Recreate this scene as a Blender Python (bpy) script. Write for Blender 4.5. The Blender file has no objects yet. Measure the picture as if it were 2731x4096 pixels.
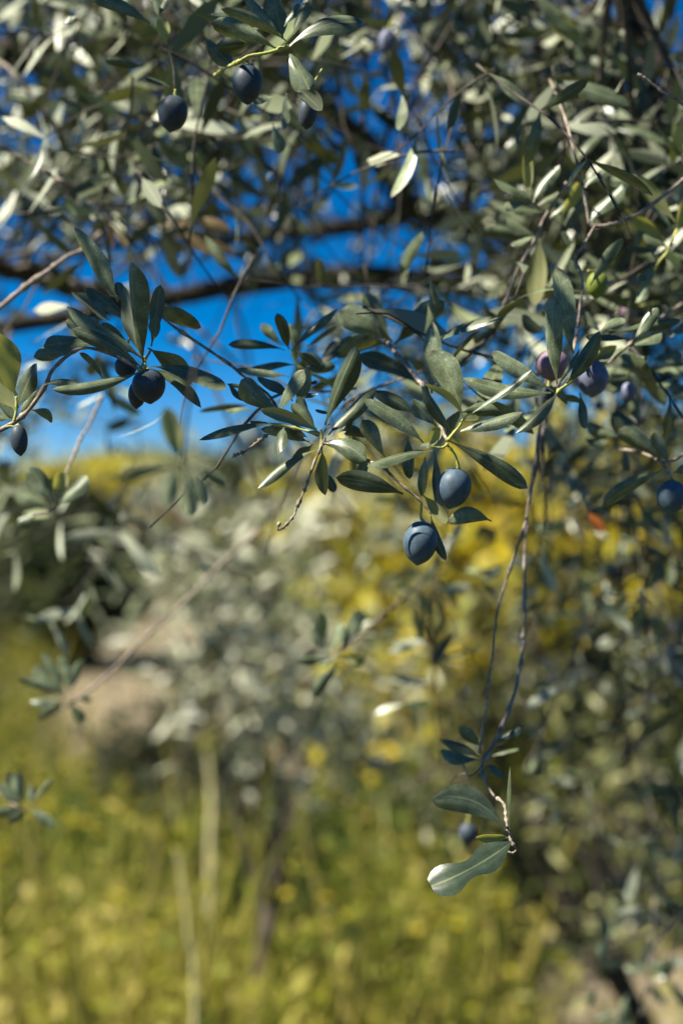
import bpy, math, random
import numpy as np
from mathutils import Vector

random.seed(7)
rng = np.random.default_rng(11)
R = math.radians
sc = bpy.context.scene
COL = sc.collection

# ------------------------------------------------------------------ camera, sky, sun, exposure
CAM_Z = 1.55
LENS, FOCUS, FSTOP = 50.0, 0.60, 5.0
cam_d = bpy.data.cameras.new('camera')
cam = bpy.data.objects.new('camera', cam_d)
COL.objects.link(cam)
cam.location = (0, 0, CAM_Z)
cam.rotation_euler = (R(90), 0, 0)
cam_d.sensor_fit = 'VERTICAL'
cam_d.sensor_height = 36
cam_d.sensor_width = 24
cam_d.lens = LENS
cam_d.clip_start = 0.02
cam_d.clip_end = 3000
cam_d.dof.use_dof = True
cam_d.dof.focus_distance = FOCUS
cam_d.dof.aperture_fstop = FSTOP
cam_d.dof.aperture_blades = 0
sc.camera = cam

SUN = Vector((-0.56, -0.22, 0.76)).normalized()
sun_el = math.asin(SUN.z)
sun_az = math.atan2(SUN.x, SUN.y)
w = bpy.data.worlds.new('World')
sc.world = w
w.use_nodes = True
wn = w.node_tree
wn.nodes.clear()
sky = wn.nodes.new('ShaderNodeTexSky')
sky.sky_type = 'NISHITA'
sky.sun_disc = False
sky.sun_elevation = sun_el
sky.sun_rotation = sun_az
sky.altitude = 2500
sky.air_density = 0.8
sky.dust_density = 0.1
sky.ozone_density = 4.0
hs = wn.nodes.new('ShaderNodeHueSaturation')
hs.inputs['Saturation'].default_value = 1.5
hs.inputs['Hue'].default_value = 0.503
bg = wn.nodes.new('ShaderNodeBackground')
bg.inputs['Strength'].default_value = 0.05
wo = wn.nodes.new('ShaderNodeOutputWorld')
wn.links.new(sky.outputs[0], hs.inputs['Color'])
wn.links.new(hs.outputs[0], bg.inputs['Color'])
wn.links.new(bg.outputs[0], wo.inputs['Surface'])

sun_d = bpy.data.lights.new('sun', 'SUN')
sun_d.energy = 5.0
sun_d.angle = R(0.53)
sun_d.color = (1.0, 0.93, 0.80)
sun = bpy.data.objects.new('sun', sun_d)
COL.objects.link(sun)
sun.location = (-4, -3, 6)
sun.rotation_euler = SUN.to_track_quat('Z', 'Y').to_euler()

sc.view_settings.view_transform = 'Standard'
sc.view_settings.look = 'None'
sc.view_settings.gamma = 1
sc.view_settings.use_curve_mapping = False
sc.view_settings.exposure = 1.3
sc.render.engine = 'CYCLES'
sc.cycles.use_denoising = True
sc.cycles.sample_clamp_direct = 12
sc.cycles.max_bounces = 5
sc.cycles.diffuse_bounces = 1
sc.cycles.sample_clamp_indirect = 4

# ------------------------------------------------------------------ helpers
FPX = 4096 * LENS / 36.0
def at(px, py, D):
    """point seen at photograph position (px, py) standing D metres ahead of the camera"""
    return np.array([(px - 1365.5) / FPX * D, D, CAM_Z + (2048 - py) / FPX * D])
def proj(P):
    P = np.asarray(P)
    D = np.maximum(P[..., 1], 0.05)
    return 1365.5 + P[..., 0] / D * FPX, 2048 - (P[..., 2] - CAM_Z) / D * FPX
def nrm(v):
    v = np.asarray(v, float)
    return v / np.maximum(np.linalg.norm(v, axis=-1, keepdims=True), 1e-9)

class MB:
    def __init__(s):
        s.v = []; s.f = []; s.uv = []; s.rnd = []; s.n = 0; s.mi = []
    def add(s, v, f, uv=None, rnd=0.5, mi=0):
        v = np.asarray(v, float).reshape(-1, 3)
        f = np.asarray(f, int)
        s.v.append(v); s.f.append(f + s.n)
        s.uv.append(np.zeros((len(v), 2)) if uv is None else np.asarray(uv, float).reshape(-1, 2))
        r = np.asarray(rnd, float)
        s.rnd.append(np.full(len(v), float(r)) if r.ndim == 0 else r.reshape(-1))
        s.mi.append(np.full(len(f), mi, int))
        s.n += len(v)
    def mesh(s, name, mats, origin=(0, 0, 0), smooth=True):
        V = np.concatenate(s.v) - np.asarray(origin)
        U = np.concatenate(s.uv); K = np.concatenate(s.rnd)
        me = bpy.data.meshes.new(name)
        quads = [(f, m) for f, m in zip(s.f, s.mi)]
        loops = np.concatenate([f.reshape(-1) for f, m in quads])
        sizes = np.concatenate([np.full(len(f), f.shape[1]) for f, m in quads])
        starts = np.concatenate([[0], np.cumsum(sizes)[:-1]])
        me.vertices.add(len(V)); me.vertices.foreach_set('co', V.astype(np.float32).reshape(-1))
        me.loops.add(len(loops)); me.loops.foreach_set('vertex_index', loops.astype(np.int32))
        me.polygons.add(len(sizes))
        me.polygons.foreach_set('loop_start', starts.astype(np.int32))
        me.polygons.foreach_set('loop_total', sizes.astype(np.int32))
        me.polygons.foreach_set('material_index', np.concatenate(s.mi).astype(np.int32))
        me.polygons.foreach_set('use_smooth', np.full(len(sizes), smooth))
        uvl = me.uv_layers.new(name='UVMap')
        uvl.data.foreach_set('uv', U[loops].astype(np.float32).reshape(-1))
        at_ = me.attributes.new('rnd', 'FLOAT', 'POINT')
        at_.data.foreach_set('value', K.astype(np.float32))
        me.update(calc_edges=True)
        me.validate()
        for m in (mats if isinstance(mats, (list, tuple)) else [mats]):
            me.materials.append(m)
        return me

WORG = {}
def link(name, me, parent=None, origin=(0, 0, 0)):
    o = bpy.data.objects.new(name, me)
    COL.objects.link(o)
    origin = np.asarray(origin, float)
    if parent is not None:
        o.parent = parent
        o.location = origin - WORG[parent.name]
    else:
        o.location = origin
    WORG[o.name] = origin
    return o
def tag(o, label=None, cat=None, group=None, kind=None):
    for k, v in (('label', label), ('category', cat), ('group', group), ('kind', kind)):
        if v: o[k] = v
    return o

def smooth_path(pts, rad, n=5):
    pts = np.asarray(pts, float); rad = np.asarray(rad, float)
    if len(pts) < 3:
        t = np.linspace(0, 1, 4)[:, None]
        return pts[0] + (pts[-1] - pts[0]) * t, np.interp(t[:, 0], [0, 1], [rad[0], rad[-1]])
    P = np.vstack([2 * pts[0] - pts[1], pts, 2 * pts[-1] - pts[-2]])
    out = []; ro = []
    for i in range(1, len(P) - 2):
        for k in range(n):
            t = k / n
            p0, p1, p2, p3 = P[i - 1:i + 3]
            out.append(0.5 * ((2 * p1) + (p2 - p0) * t + (2 * p0 - 5 * p1 + 4 * p2 - p3) * t * t + (3 * p1 - p0 - 3 * p2 + p3) * t ** 3))
            ro.append(rad[i - 1] * (1 - t) + rad[i] * t)
    out.append(P[-2]); ro.append(rad[-1])
    return np.array(out), np.array(ro)
def tube(mb, pts, rad, sides=7, n=5, knob=0.0, rnd=0.5, mi=0, smooth=True):
    if smooth: pts, rad = smooth_path(pts, rad, n)
    pts = np.asarray(pts, float); rad = np.asarray(rad, float).copy()
    m = len(pts)
    if knob > 0:
        rad = rad * (1 + knob * (rng.random(m) - 0.35) + knob * 1.4 * (rng.random(m) > 0.82))
    tan = nrm(np.gradient(pts, axis=0))
    up = np.array([0.13, 0.31, 0.94])
    if abs(tan[0] @ up) > 0.9: up = np.array([1.0, 0.1, 0])
    a = nrm(np.cross(tan, up)); b = np.cross(tan, a)
    th = np.linspace(0, 2 * math.pi, sides, endpoint=False)
    ring = pts[:, None] + rad[:, None, None] * (np.cos(th)[None, :, None] * a[:, None] + np.sin(th)[None, :, None] * b[:, None])
    i = np.arange(m - 1)[:, None] * sides; j = np.arange(sides)[None]
    f = np.stack([i + j, i + (j + 1) % sides, i + sides + (j + 1) % sides, i + sides + j], -1).reshape(-1, 4)
    L = np.linspace(0, 1, m)
    uv = np.stack(np.broadcast_arrays(L[:, None], (th / 6.283)[None]), -1)
    base = mb.n
    mb.add(ring, f, uv, rnd, mi)
    caps = np.array([[0, 1, 2], [0, 2, 3]]) if sides < 5 else np.array([[0, k, k + 1] for k in range(1, sides - 1)])
    mb.f.append(caps[:, ::-1] + base); mb.mi.append(np.full(len(caps), mi))
    mb.f.append(caps + base + (m - 1) * sides); mb.mi.append(np.full(len(caps), mi))

def leaf_batch(P, a, nv, L, W, bow, curl, nseg=4, nc=2, sbow=0.0, prof=None, wav=0.0, pet=0.08, twist=0.0, blunt=0.45):
    """N lanceolate blades: base P, axis a, normal nv, length L, full width W. Returns verts, quads, uv"""
    P = np.atleast_2d(P); a = nrm(np.atleast_2d(a)); nv = np.atleast_2d(nv)
    nv = nrm(nv - (nv * a).sum(-1, keepdims=True) * a)
    s = np.cross(nv, a)
    N = len(P)
    L = np.broadcast_to(L, N); W = np.broadcast_to(W, N); bow = np.broadcast_to(bow, N); curl = np.broadcast_to(curl, N)
    sbow = np.broadcast_to(sbow, N)
    t = np.linspace(0, 1, nseg + 1)
    if nseg >= 8: t = t ** 0.95
    if prof is None:
        q = np.clip((t - pet) / (1 - pet), 0, 1)
        wd = (1 - blunt) * np.sin(np.pi * q ** 0.86) ** 0.80 + blunt * q ** 0.9 * (1 - q ** 3.4) ** 0.6 / 0.585
        wd = np.maximum(wd, np.where(t < pet + 0.02, 0.11, 0.02))
        wd[-1] = 0.03
    else:
        wd = np.interp(t, np.linspace(0, 1, len(prof)), prof)
    vv = np.linspace(-1, 1, nc + 1)
    T, Vv = np.meshgrid(t, vv, indexing='ij')
    hw = wd[:, None] * Vv                                     # (nseg+1, nc+1)
    x = L[:, None, None] * T
    y = 0.5 * W[:, None, None] * hw + (sbow * L)[:, None, None] * 4 * T * (1 - T)
    z = (bow * L)[:, None, None] * 4 * T * (1 - T) - (curl * W)[:, None, None] * hw ** 2
    z = z - W[:, None, None] * 0.05 * np.exp(-(Vv / 0.16) ** 2) * wd[:, None]
    if wav > 0:
        ph = rng.random(N)[:, None, None] * 6.28
        z = z + wav * W[:, None, None] * np.sin(T * 9 + ph) * Vv * wd[:, None]
    if twist:
        ca, sa = np.cos(twist * T), np.sin(twist * T)
        y, z = y * ca - z * sa, y * sa + z * ca
    V = P[:, None, None] + x[..., None] * a[:, None, None] + y[..., None] * s[:, None, None] + z[..., None] * nv[:, None, None]
    i = np.arange(nseg)[:, None] * (nc + 1); j = np.arange(nc)[None]
    f = np.stack([i + j, i + nc + 1 + j, i + nc + 2 + j, i + j + 1], -1).reshape(-1, 4)
    K = (nseg + 1) * (nc + 1)
    F = (f[None] + (np.arange(N) * K)[:, None, None]).reshape(-1, 4)
    uv = np.broadcast_to(np.stack([T, Vv * 0.5 + 0.5], -1)[None], (N, nseg + 1, nc + 1, 2))
    return V.reshape(-1, 3), F, uv.reshape(-1, 2), K

# ------------------------------------------------------------------ materials
def mat(name):
    m = bpy.data.materials.new(name); m.use_nodes = True
    nt = m.node_tree
    b = nt.nodes['Principled BSDF']
    return m, nt, b
def N(nt, t, **kw):
    n = nt.nodes.new(t)
    for k, v in kw.items():
        if k in n.inputs: n.inputs[k].default_value = v
        else: setattr(n, k, v)
    return n
def ramp(nt, src, stops):
    r = nt.nodes.new('ShaderNodeValToRGB')
    e = r.color_ramp.elements
    e[0].position, e[0].color = stops[0][0], (*stops[0][1], 1)
    e[1].position, e[1].color = stops[-1][0], (*stops[-1][1], 1)
    for p, c in stops[1:-1]:
        x = e.new(p); x.color = (*c, 1)
    nt.links.new(src, r.inputs[0])
    return r
def mixc(nt, fac, a, b):
    m = nt.nodes.new('ShaderNodeMix'); m.data_type = 'RGBA'
    for src, i in ((fac, 0), (a, 6), (b, 7)):
        if hasattr(src, 'links'): nt.links.new(src, m.inputs[i])
        elif i == 0: m.inputs[0].default_value = src
        else: m.inputs[i].default_value = (*src, 1)
    return m.outputs[2]
def mth(nt, op, a, b=None, c=None):
    m = nt.nodes.new('ShaderNodeMath'); m.operation = op
    for i, v in enumerate((a, b, c)):
        if v is None: continue
        if hasattr(v, 'links'): nt.links.new(v, m.inputs[i])
        else: m.inputs[i].default_value = v
    return m.outputs[0]

def leaf_material(name, top0, top1, bot, trans, fine=True, specks=True, gloss=0.42, tw=0.28, topspec=0.5, under=1.12, lit_scale_amt=1.0, mid=0.55):
    m, nt, b = mat(name)
    lk = nt.links.new
    geo = N(nt, 'ShaderNodeNewGeometry')
    uv = N(nt, 'ShaderNodeUVMap')
    rn = N(nt, 'ShaderNodeAttribute', attribute_name='rnd')
    rv = rn.outputs['Fac']
    top = ramp(nt, rv, [(0, top0), (mid, tuple(a * .75 + b_ * .25 for a, b_ in zip(top0, top1))), (1, top1)]).outputs[0]
    botc = ramp(nt, rv, [(0, tuple(c * 0.7 for c in bot)), (0.7, bot), (1, tuple(min(1, c * under) for c in bot))]).outputs[0]
    if fine:
        tc = N(nt, 'ShaderNodeTexCoord')
        n1 = N(nt, 'ShaderNodeTexNoise', Scale=150.0, Detail=3.0, Roughness=0.5)
        lk(tc.outputs['Object'], n1.inputs['Vector'])
        n2 = N(nt, 'ShaderNodeTexNoise', Scale=1500.0, Detail=2.0)
        lk(tc.outputs['Object'], n2.inputs['Vector'])
        sp = N(nt, 'ShaderNodeSeparateXYZ'); lk(uv.outputs[0], sp.inputs[0])
        d = mth(nt, 'ABSOLUTE', mth(nt, 'SUBTRACT', sp.outputs[1], 0.5))
        rib = N(nt, 'ShaderNodeMapRange'); rib.inputs[1].default_value = 0.014; rib.inputs[2].default_value = 0.045
        rib.inputs[3].default_value = 1; rib.inputs[4].default_value = 0
        lk(d, rib.inputs[0])
        # powdery grey scales, patchy, paled further to give the leaves a sunlit look
        f1 = N(nt, 'ShaderNodeMapRange'); f1.inputs[1].default_value = 0.30; f1.inputs[2].default_value = 0.75
        lk(n1.outputs[0], f1.inputs[0])
        f2 = N(nt, 'ShaderNodeMapRange'); f2.inputs[1].default_value = 0.45; f2.inputs[2].default_value = 0.65
        lk(n2.outputs[0], f2.inputs[0])
        lit_scales = mth(nt, 'MULTIPLY', mth(nt, 'ADD', mth(nt, 'MULTIPLY', f1.outputs[0], 0.55), 0.12), mth(nt, 'ADD', mth(nt, 'MULTIPLY', f2.outputs[0], 0.4), 0.55))
        lit_scales = mth(nt, 'MULTIPLY', lit_scales, mth(nt, 'MULTIPLY', mth(nt, 'ADD', mth(nt, 'MULTIPLY', rv, 1.1), 0.35), lit_scale_amt))
        top = mixc(nt, lit_scales, top, (0.43, 0.52, 0.31))
        if specks:
            vo = N(nt, 'ShaderNodeTexVoronoi', Scale=330.0); lk(tc.outputs['Object'], vo.inputs['Vector'])
            s1 = mth(nt, 'LESS_THAN', vo.outputs['Distance'], 0.17)
            s2 = mth(nt, 'GREATER_THAN', n1.outputs[0], 0.52)
            s3 = mth(nt, 'GREATER_THAN', rv, 0.45)
            top = mixc(nt, mth(nt, 'MULTIPLY', mth(nt, 'MULTIPLY', s1, s2), mth(nt, 'MULTIPLY', s3, 0.4)), top, (0.50, 0.50, 0.42))
        top = mixc(nt, mth(nt, 'MULTIPLY', rib.outputs[0], 0.45), top, (0.30, 0.34, 0.16))
        botc = mixc(nt, mth(nt, 'MULTIPLY', rib.outputs[0], 0.5), botc, (0.42, 0.42, 0.22))
        # dry browned tip on some leaves
        tip = N(nt, 'ShaderNodeMapRange'); tip.inputs[1].default_value = 0.93; tip.inputs[2].default_value = 1.0
        lk(mth(nt, 'ADD', sp.outputs[0], mth(nt, 'MULTIPLY', n1.outputs[0], 0.02)), tip.inputs[0])
        top = mixc(nt, mth(nt, 'MULTIPLY', tip.outputs[0], mth(nt, 'GREATER_THAN', rv, 0.6)), top, (0.16, 0.11, 0.06))
        bp = N(nt, 'ShaderNodeBump', Strength=0.16, Distance=0.0005)
        hgt = mth(nt, 'ADD', n1.outputs[0], mth(nt, 'MULTIPLY', n2.outputs[0], 0.55))
        lk(hgt, bp.inputs['Height'])
        lk(bp.outputs[0], b.inputs['Normal'])
    colr = mixc(nt, geo.outputs['Backfacing'], top, botc)
    lk(colr, b.inputs['Base Color'])
    rg = mixc(nt, geo.outputs['Backfacing'], (gloss,) * 3, (0.75,) * 3)
    lk(rg, b.inputs['Roughness'])
    b.inputs['Specular IOR Level'].default_value = topspec
    b.inputs['Sheen Weight'].default_value = 0.0
    b.inputs['Sheen Roughness'].default_value = 0.5
    tr = N(nt, 'ShaderNodeBsdfTranslucent'); tr.inputs[0].default_value = (*trans, 1)
    mx = N(nt, 'ShaderNodeMixShader'); mx.inputs[0].default_value = tw
    lk(b.outputs[0], mx.inputs[1]); lk(tr.outputs[0], mx.inputs[2])
    lk(mx.outputs[0], nt.nodes['Material Output'].inputs[0])
    return m

M = {}
M['leaf'] = leaf_material('olive_leaf', (0.028, 0.040, 0.015), (0.050, 0.060, 0.022), (0.18, 0.21, 0.13), (0.14, 0.15, 0.022), tw=0.12, gloss=0.36, topspec=0.5)
M['leaf_deep'] = leaf_material('deep_green_leaf', (0.022, 0.040, 0.020), (0.030, 0.046, 0.024), (0.18, 0.21, 0.13), (0.14, 0.15, 0.022), tw=0.1, gloss=0.36, lit_scale_amt=0.45, specks=False)
M['leaf_far'] = leaf_material('olive_leaf_plain', (0.018, 0.034, 0.008), (0.50, 0.53, 0.38), (0.13, 0.155, 0.075), (0.10, 0.11, 0.015), fine=False, gloss=0.36, tw=0.08, under=2.6, topspec=0.4, mid=0.38)  # undersides darkened for crown shade, palest tops stand in for sunlit leaves
M['leaf_young'] = leaf_material('young_olive_leaf', (0.15, 0.19, 0.05), (0.20, 0.23, 0.06), (0.34, 0.35, 0.15), (0.42, 0.42, 0.06), specks=False, tw=0.42)
M['leaf_dry'] = leaf_material('dry_olive_leaf', (0.20, 0.095, 0.03), (0.26, 0.13, 0.04), (0.24, 0.14, 0.06), (0.42, 0.18, 0.03), specks=False, tw=0.3, gloss=0.6)
M['leaf_orange'] = leaf_material('orange_leaf', (0.55, 0.15, 0.03), (0.62, 0.20, 0.03), (0.5, 0.2, 0.06), (0.75, 0.22, 0.02), fine=False, tw=0.4, gloss=0.6)
M['leaf_dim'] = leaf_material('olive_leaf_dull', (0.024, 0.036, 0.005), (0.34, 0.34, 0.12), (0.15, 0.165, 0.05), (0.16, 0.16, 0.02), fine=False, gloss=0.4, tw=0.14, under=2.2, topspec=0.4)
M['leaf_silver'] = leaf_material('silver_olive_leaf', (0.10, 0.13, 0.045), (0.66, 0.67, 0.50), (0.46, 0.48, 0.34), (0.3, 0.3, 0.1), fine=False, gloss=0.4, mid=0.35)
M['leaf_yellow'] = leaf_material('yellow_shrub_leaf', (0.16, 0.20, 0.012), (0.80, 0.62, 0.04), (0.60, 0.46, 0.06), (0.70, 0.58, 0.03), fine=False, tw=0.42, gloss=0.55)
M['leaf_green'] = leaf_material('shrub_leaf', (0.018, 0.032, 0.006), (0.11, 0.14, 0.02), (0.10, 0.13, 0.04), (0.18, 0.22, 0.015), fine=False, tw=0.3, gloss=0.55)
M['leaf_shade_tone'] = leaf_material('shade_toned_evergreen_leaf', (0.012, 0.020, 0.007), (0.024, 0.036, 0.010), (0.02, 0.028, 0.010), (0.03, 0.04, 0.005), fine=False, tw=0.08, gloss=0.7, topspec=0.15)  # near black: tree shade is put into the evergreen leaf colour

def bark(name, c0, c1, c2, scale, bump=0.5, dist=0.001):
    m, nt, b = mat(name)
    tc = N(nt, 'ShaderNodeTexCoord')
    n1 = N(nt, 'ShaderNodeTexNoise', Scale=scale, Detail=6.0, Roughness=0.65)
    nt.links.new(tc.outputs['Object'], n1.inputs['Vector'])
    r = ramp(nt, n1.outputs[0], [(0.30, c0), (0.5, c1), (0.72, c2)])
    nt.links.new(r.outputs[0], b.inputs['Base Color'])
    b.inputs['Roughness'].default_value = 0.85
    bp = N(nt, 'ShaderNodeBump', Strength=bump, Distance=dist)
    nt.links.new(n1.outputs[0], bp.inputs['Height'])
    nt.links.new(bp.outputs[0], b.inputs['Normal'])
    return m
M['twig'] = bark('twig_bark', (0.07, 0.055, 0.04), (0.24, 0.195, 0.15), (0.46, 0.385, 0.31), 330, 0.6, 0.0006)
M['shoot'] = bark('shoot_bark', (0.022, 0.018, 0.012), (0.055, 0.045, 0.033), (0.12, 0.10, 0.075), 120, 0.4, 0.001)
M['stem'] = bark('green_stem', (0.24, 0.26, 0.06), (0.36, 0.37, 0.09), (0.45, 0.42, 0.16), 300, 0.3, 0.0003)
M['limb'] = bark('limb_bark', (0.018, 0.014, 0.010), (0.036, 0.029, 0.021), (0.075, 0.06, 0.045), 45, 0.9, 0.006)  # bark darkened so the limbs' backlit shade sits in the colour
M['trunk'] = bark('trunk_bark', (0.03, 0.024, 0.018), (0.07, 0.055, 0.04), (0.13, 0.10, 0.075), 22, 1.0, 0.015)

def olive_mat(name, dark, bloom, amount):
    m, nt, b = mat(name)
    lk = nt.links.new
    tc = N(nt, 'ShaderNodeTexCoord')
    n1 = N(nt, 'ShaderNodeTexNoise', Scale=95.0, Detail=5.0, Roughness=0.62)
    lk(tc.outputs['Object'], n1.inputs['Vector'])
    n2 = N(nt, 'ShaderNodeTexNoise', Scale=1400.0, Detail=2.0)
    lk(tc.outputs['Object'], n2.inputs['Vector'])
    f = N(nt, 'ShaderNodeMapRange'); f.inputs[1].default_value = 0.36; f.inputs[2].default_value = 0.62
    lk(n1.outputs[0], f.inputs[0])
    g = mth(nt, 'MULTIPLY', mth(nt, 'ADD', mth(nt, 'MULTIPLY', f.outputs[0], 0.55), 0.45), mth(nt, 'ADD', mth(nt, 'MULTIPLY', n2.outputs[0], 0.5), 0.7))
    c = mixc(nt, mth(nt, 'MULTIPLY', g, amount), dark, bloom)
    vo = N(nt, 'ShaderNodeTexVoronoi', Scale=420.0); lk(tc.outputs['Object'], vo.inputs['Vector'])
    dots = mth(nt, 'MULTIPLY', mth(nt, 'LESS_THAN', vo.outputs['Distance'], 0.13), 0.35)
    c = mixc(nt, dots, c, tuple(min(1, x * 1.7) for x in bloom))
    lk(c, b.inputs['Base Color'])
    b.inputs['Roughness'].default_value = 0.5
    b.inputs['Specular IOR Level'].default_value = 0.28
    bp = N(nt, 'ShaderNodeBump', Strength=0.12, Distance=0.0004)
    lk(n2.outputs[0], bp.inputs['Height']); lk(bp.outputs[0], b.inputs['Normal'])
    return m
M['olive_blue'] = olive_mat('ripe_olive_skin', (0.008, 0.012, 0.018), (0.15, 0.23, 0.29), 0.6)
M['olive_black'] = olive_mat('black_olive_skin', (0.010, 0.012, 0.016), (0.09, 0.12, 0.15), 0.6)
M['olive_purple'] = olive_mat('purple_olive_skin', (0.10, 0.04, 0.05), (0.34, 0.25, 0.33), 0.7)
M['olive_dusk'] = olive_mat('dusky_olive_skin', (0.018, 0.014, 0.024), (0.26, 0.29, 0.42), 0.7)
M['olive_green'] = olive_mat('green_olive_skin', (0.10, 0.14, 0.012), (0.22, 0.26, 0.05), 0.7)

# ------------------------------------------------------------------ ground, hills
def flat_mat(name, stops, scale, rough=0.95):
    m, nt, b = mat(name)
    tc = N(nt, 'ShaderNodeTexCoord')
    n1 = N(nt, 'ShaderNodeTexNoise', Scale=scale, Detail=8.0, Roughness=0.6)
    nt.links.new(tc.outputs['Object'], n1.inputs['Vector'])
    r = ramp(nt, n1.outputs[0], stops)
    nt.links.new(r.outputs[0], b.inputs['Base Color'])
    b.inputs['Roughness'].default_value = rough
    b.inputs['Specular IOR Level'].default_value = 0.1
    bp = N(nt, 'ShaderNodeBump', Strength=0.5, Distance=0.03)
    nt.links.new(n1.outputs[0], bp.inputs['Height']); nt.links.new(bp.outputs[0], b.inputs['Normal'])
    return m
M['soil'] = flat_mat('dry_soil', [(0.3, (0.12, 0.10, 0.06)), (0.5, (0.20, 0.165, 0.105)), (0.7, (0.28, 0.225, 0.15))], 2.4)
M['hill'] = flat_mat('hill_scrub', [(0.3, (0.03, 0.042, 0.012)), (0.5, (0.075, 0.085, 0.022)), (0.7, (0.13, 0.125, 0.04))], 0.12)

def sheet(name, x0, x1, y0, y1, nx, ny, fz, m, kind='structure', label=None):
    xs = np.linspace(x0, x1, nx); ys = np.linspace(y0, y1, ny)
    X, Y = np.meshgrid(xs, ys)
    Z = fz(X, Y)
    V = np.stack([X, Y, Z], -1).reshape(-1, 3)
    i = np.arange(ny - 1)[:, None] * nx; j = np.arange(nx - 1)[None]
    f = np.stack([i + j, i + j + 1, i + nx + j + 1, i + nx + j], -1).reshape(-1, 4)
    mb = MB(); mb.add(V, f)
    o = link(name, mb.mesh(name, m))
    tag(o, label, None, None, kind)
    return o
def gz(x, y):
    return 0.05 * np.sin(x * 1.3 + 0.4) * np.cos(y * 0.9) + 0.03 * np.sin(x * 3.1 + y * 2.3)
M['earth'] = flat_mat('grown_over_shaded_earth', [(0.3, (0.022, 0.028, 0.010)), (0.5, (0.045, 0.048, 0.020)), (0.7, (0.075, 0.066, 0.034))], 2.4)  # dark for the plants covering it and for crown shade mixed in
sheet('ground', -700, 700, -700, 1500, 60, 60, lambda X, Y: X * 0, M['earth'], label='grown over earth of the olive grove, crown shade in its dark colour')
def soil_patch(label, pts):
    pts = np.array(pts, float)
    P, _ = smooth_path(np.vstack([pts, pts[:1]]), np.ones(len(pts) + 1), 6)
    P = P[:-1] + rng.normal(0, .02, (len(P) - 1, 2)) if P.shape[1] == 2 else P
    c = P.mean(0)
    V = np.vstack([np.append(c, .006)[None], np.column_stack([P, np.full(len(P), .004)])])
    k = len(P)
    F = [[0, 1 + i, 1 + (i + 1) % k] for i in range(k)]
    mb = MB(); mb.add(V, F)
    tag(link('bare_soil', mb.mesh('bare_soil', M['soil'])), label, None, None, 'structure')
soil_patch('pale bare bank of dry soil before the dark bush', [(-1.9, 8.0), (-.9, 7.6), (.1, 8.2), (.6, 11), (.5, 17), (-.6, 24), (-3.4, 24), (-4.0, 17), (-2.7, 11)])
soil_patch('bare tan soil under the trailing twigs', [(.45, 3.2), (1.0, 2.6), (1.9, 3.0), (2.2, 4.4), (1.6, 5.8), (.8, 5.4)])
def hz(X, Y):
    h = 9 * np.exp(-((X + 22) / 26) ** 2 - ((Y - 170) / 45) ** 2) + 5.0 * np.exp(-((X - 60) / 60) ** 2 - ((Y - 190) / 40) ** 2) + 4.0 * np.exp(-((X + 90) / 40) ** 2 - ((Y - 180) / 50) ** 2)
    return h - 0.4
sheet('hills', -260, 260, 90, 300, 80, 40, hz, M['hill'], label='low scrub covered hills beyond the grove')

# ------------------------------------------------------------------ the near olive tree: trunk and limbs
ROOT = np.array([1.2, 1.8, 0.0])
tree = link('olive_tree', None, None, ROOT)
tag(tree, 'large old olive tree with drooping leafy branches, thick dark limbs and ripe fruit', 'tree')
FORK = ROOT + np.array([-0.12, 0.0, 1.32])
mb = MB()
tube(mb, [ROOT + (0.05, 0, -0.1), ROOT + (0.0, 0, 0.15), ROOT + (0.05, 0.04, 0.6), ROOT + (-0.06, 0, 1.0), FORK, FORK + (0.1, 0.2, 0.5)], [0.26, 0.19, 0.15, 0.14, 0.13, 0.05], 14, 6, knob=0.12)
link('trunk', mb.mesh('trunk', M['trunk'], ROOT), tree, ROOT)
LIMBS = []
def atl(px, py, D): return at(px, py, D * 0.74)
def limb(pts, rad):
    mb = MB()
    pts, rad = np.array(pts), np.array(rad)
    tube(mb, pts, rad * 0.66, 10, 7, knob=0.14)
    link('limb', mb.mesh('limb', M['limb'], pts[0]), tree, pts[0])
    P, r = smooth_path(pts, rad, 8)
    LIMBS.append(P)
limb([FORK, atl(3300, 1010, 2.25), atl(2700, 950, 2.15), atl(2200, 940, 2.05), atl(1850, 885, 2.0), atl(1650, 830, 1.95), atl(1560, 700, 1.92), atl(1450, 560, 1.9), atl(1290, 430, 1.85), atl(1150, 340, 1.8), atl(950, 230, 1.75), atl(700, 120, 1.7), atl(430, -60, 1.6)],
     [.10, .06, .035, .027, .023, .021, .018, .017, .016, .014, .011, .009, .005])
limb([atl(1650, 835, 1.95), atl(1400, 905, 1.97), atl(1100, 935, 1.98), atl(850, 955, 1.95), atl(560, 890, 1.9)], [.018, .014, .011, .008, .003])
limb([FORK + (0, 0, -0.05), atl(3200, 1300, 2.3), atl(2650, 1220, 2.2), atl(2150, 1150, 2.1), atl(1800, 1140, 2.05), atl(1500, 1105, 2.0), atl(1200, 1115, 1.95), atl(900, 1150, 1.9), atl(700, 1190, 1.85), atl(450, 1232, 1.75), atl(200, 1280, 1.7), atl(-300, 1350, 1.6)],
     [.09, .045, .028, .021, .020, .018, .016, .015, .014, .013, .011, .008])
limb([atl(560, 1212, 1.79), atl(380, 1180, 1.72), atl(200, 1120, 1.66), atl(0, 1075, 1.6), atl(-350, 1010, 1.5)], [.011, .013, .013, .011, .008])
limb([atl(700, 120, 1.7), atl(440, 180, 1.6), atl(150, 225, 1.55), atl(-200, 190, 1.5)], [.010, .018, .020, .016])
limb([atl(2200, 940, 2.05), atl(2100, 600, 1.9), atl(2150, 250, 1.75), atl(2080, -200, 1.6)], [.013, .010, .008, .005])
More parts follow.
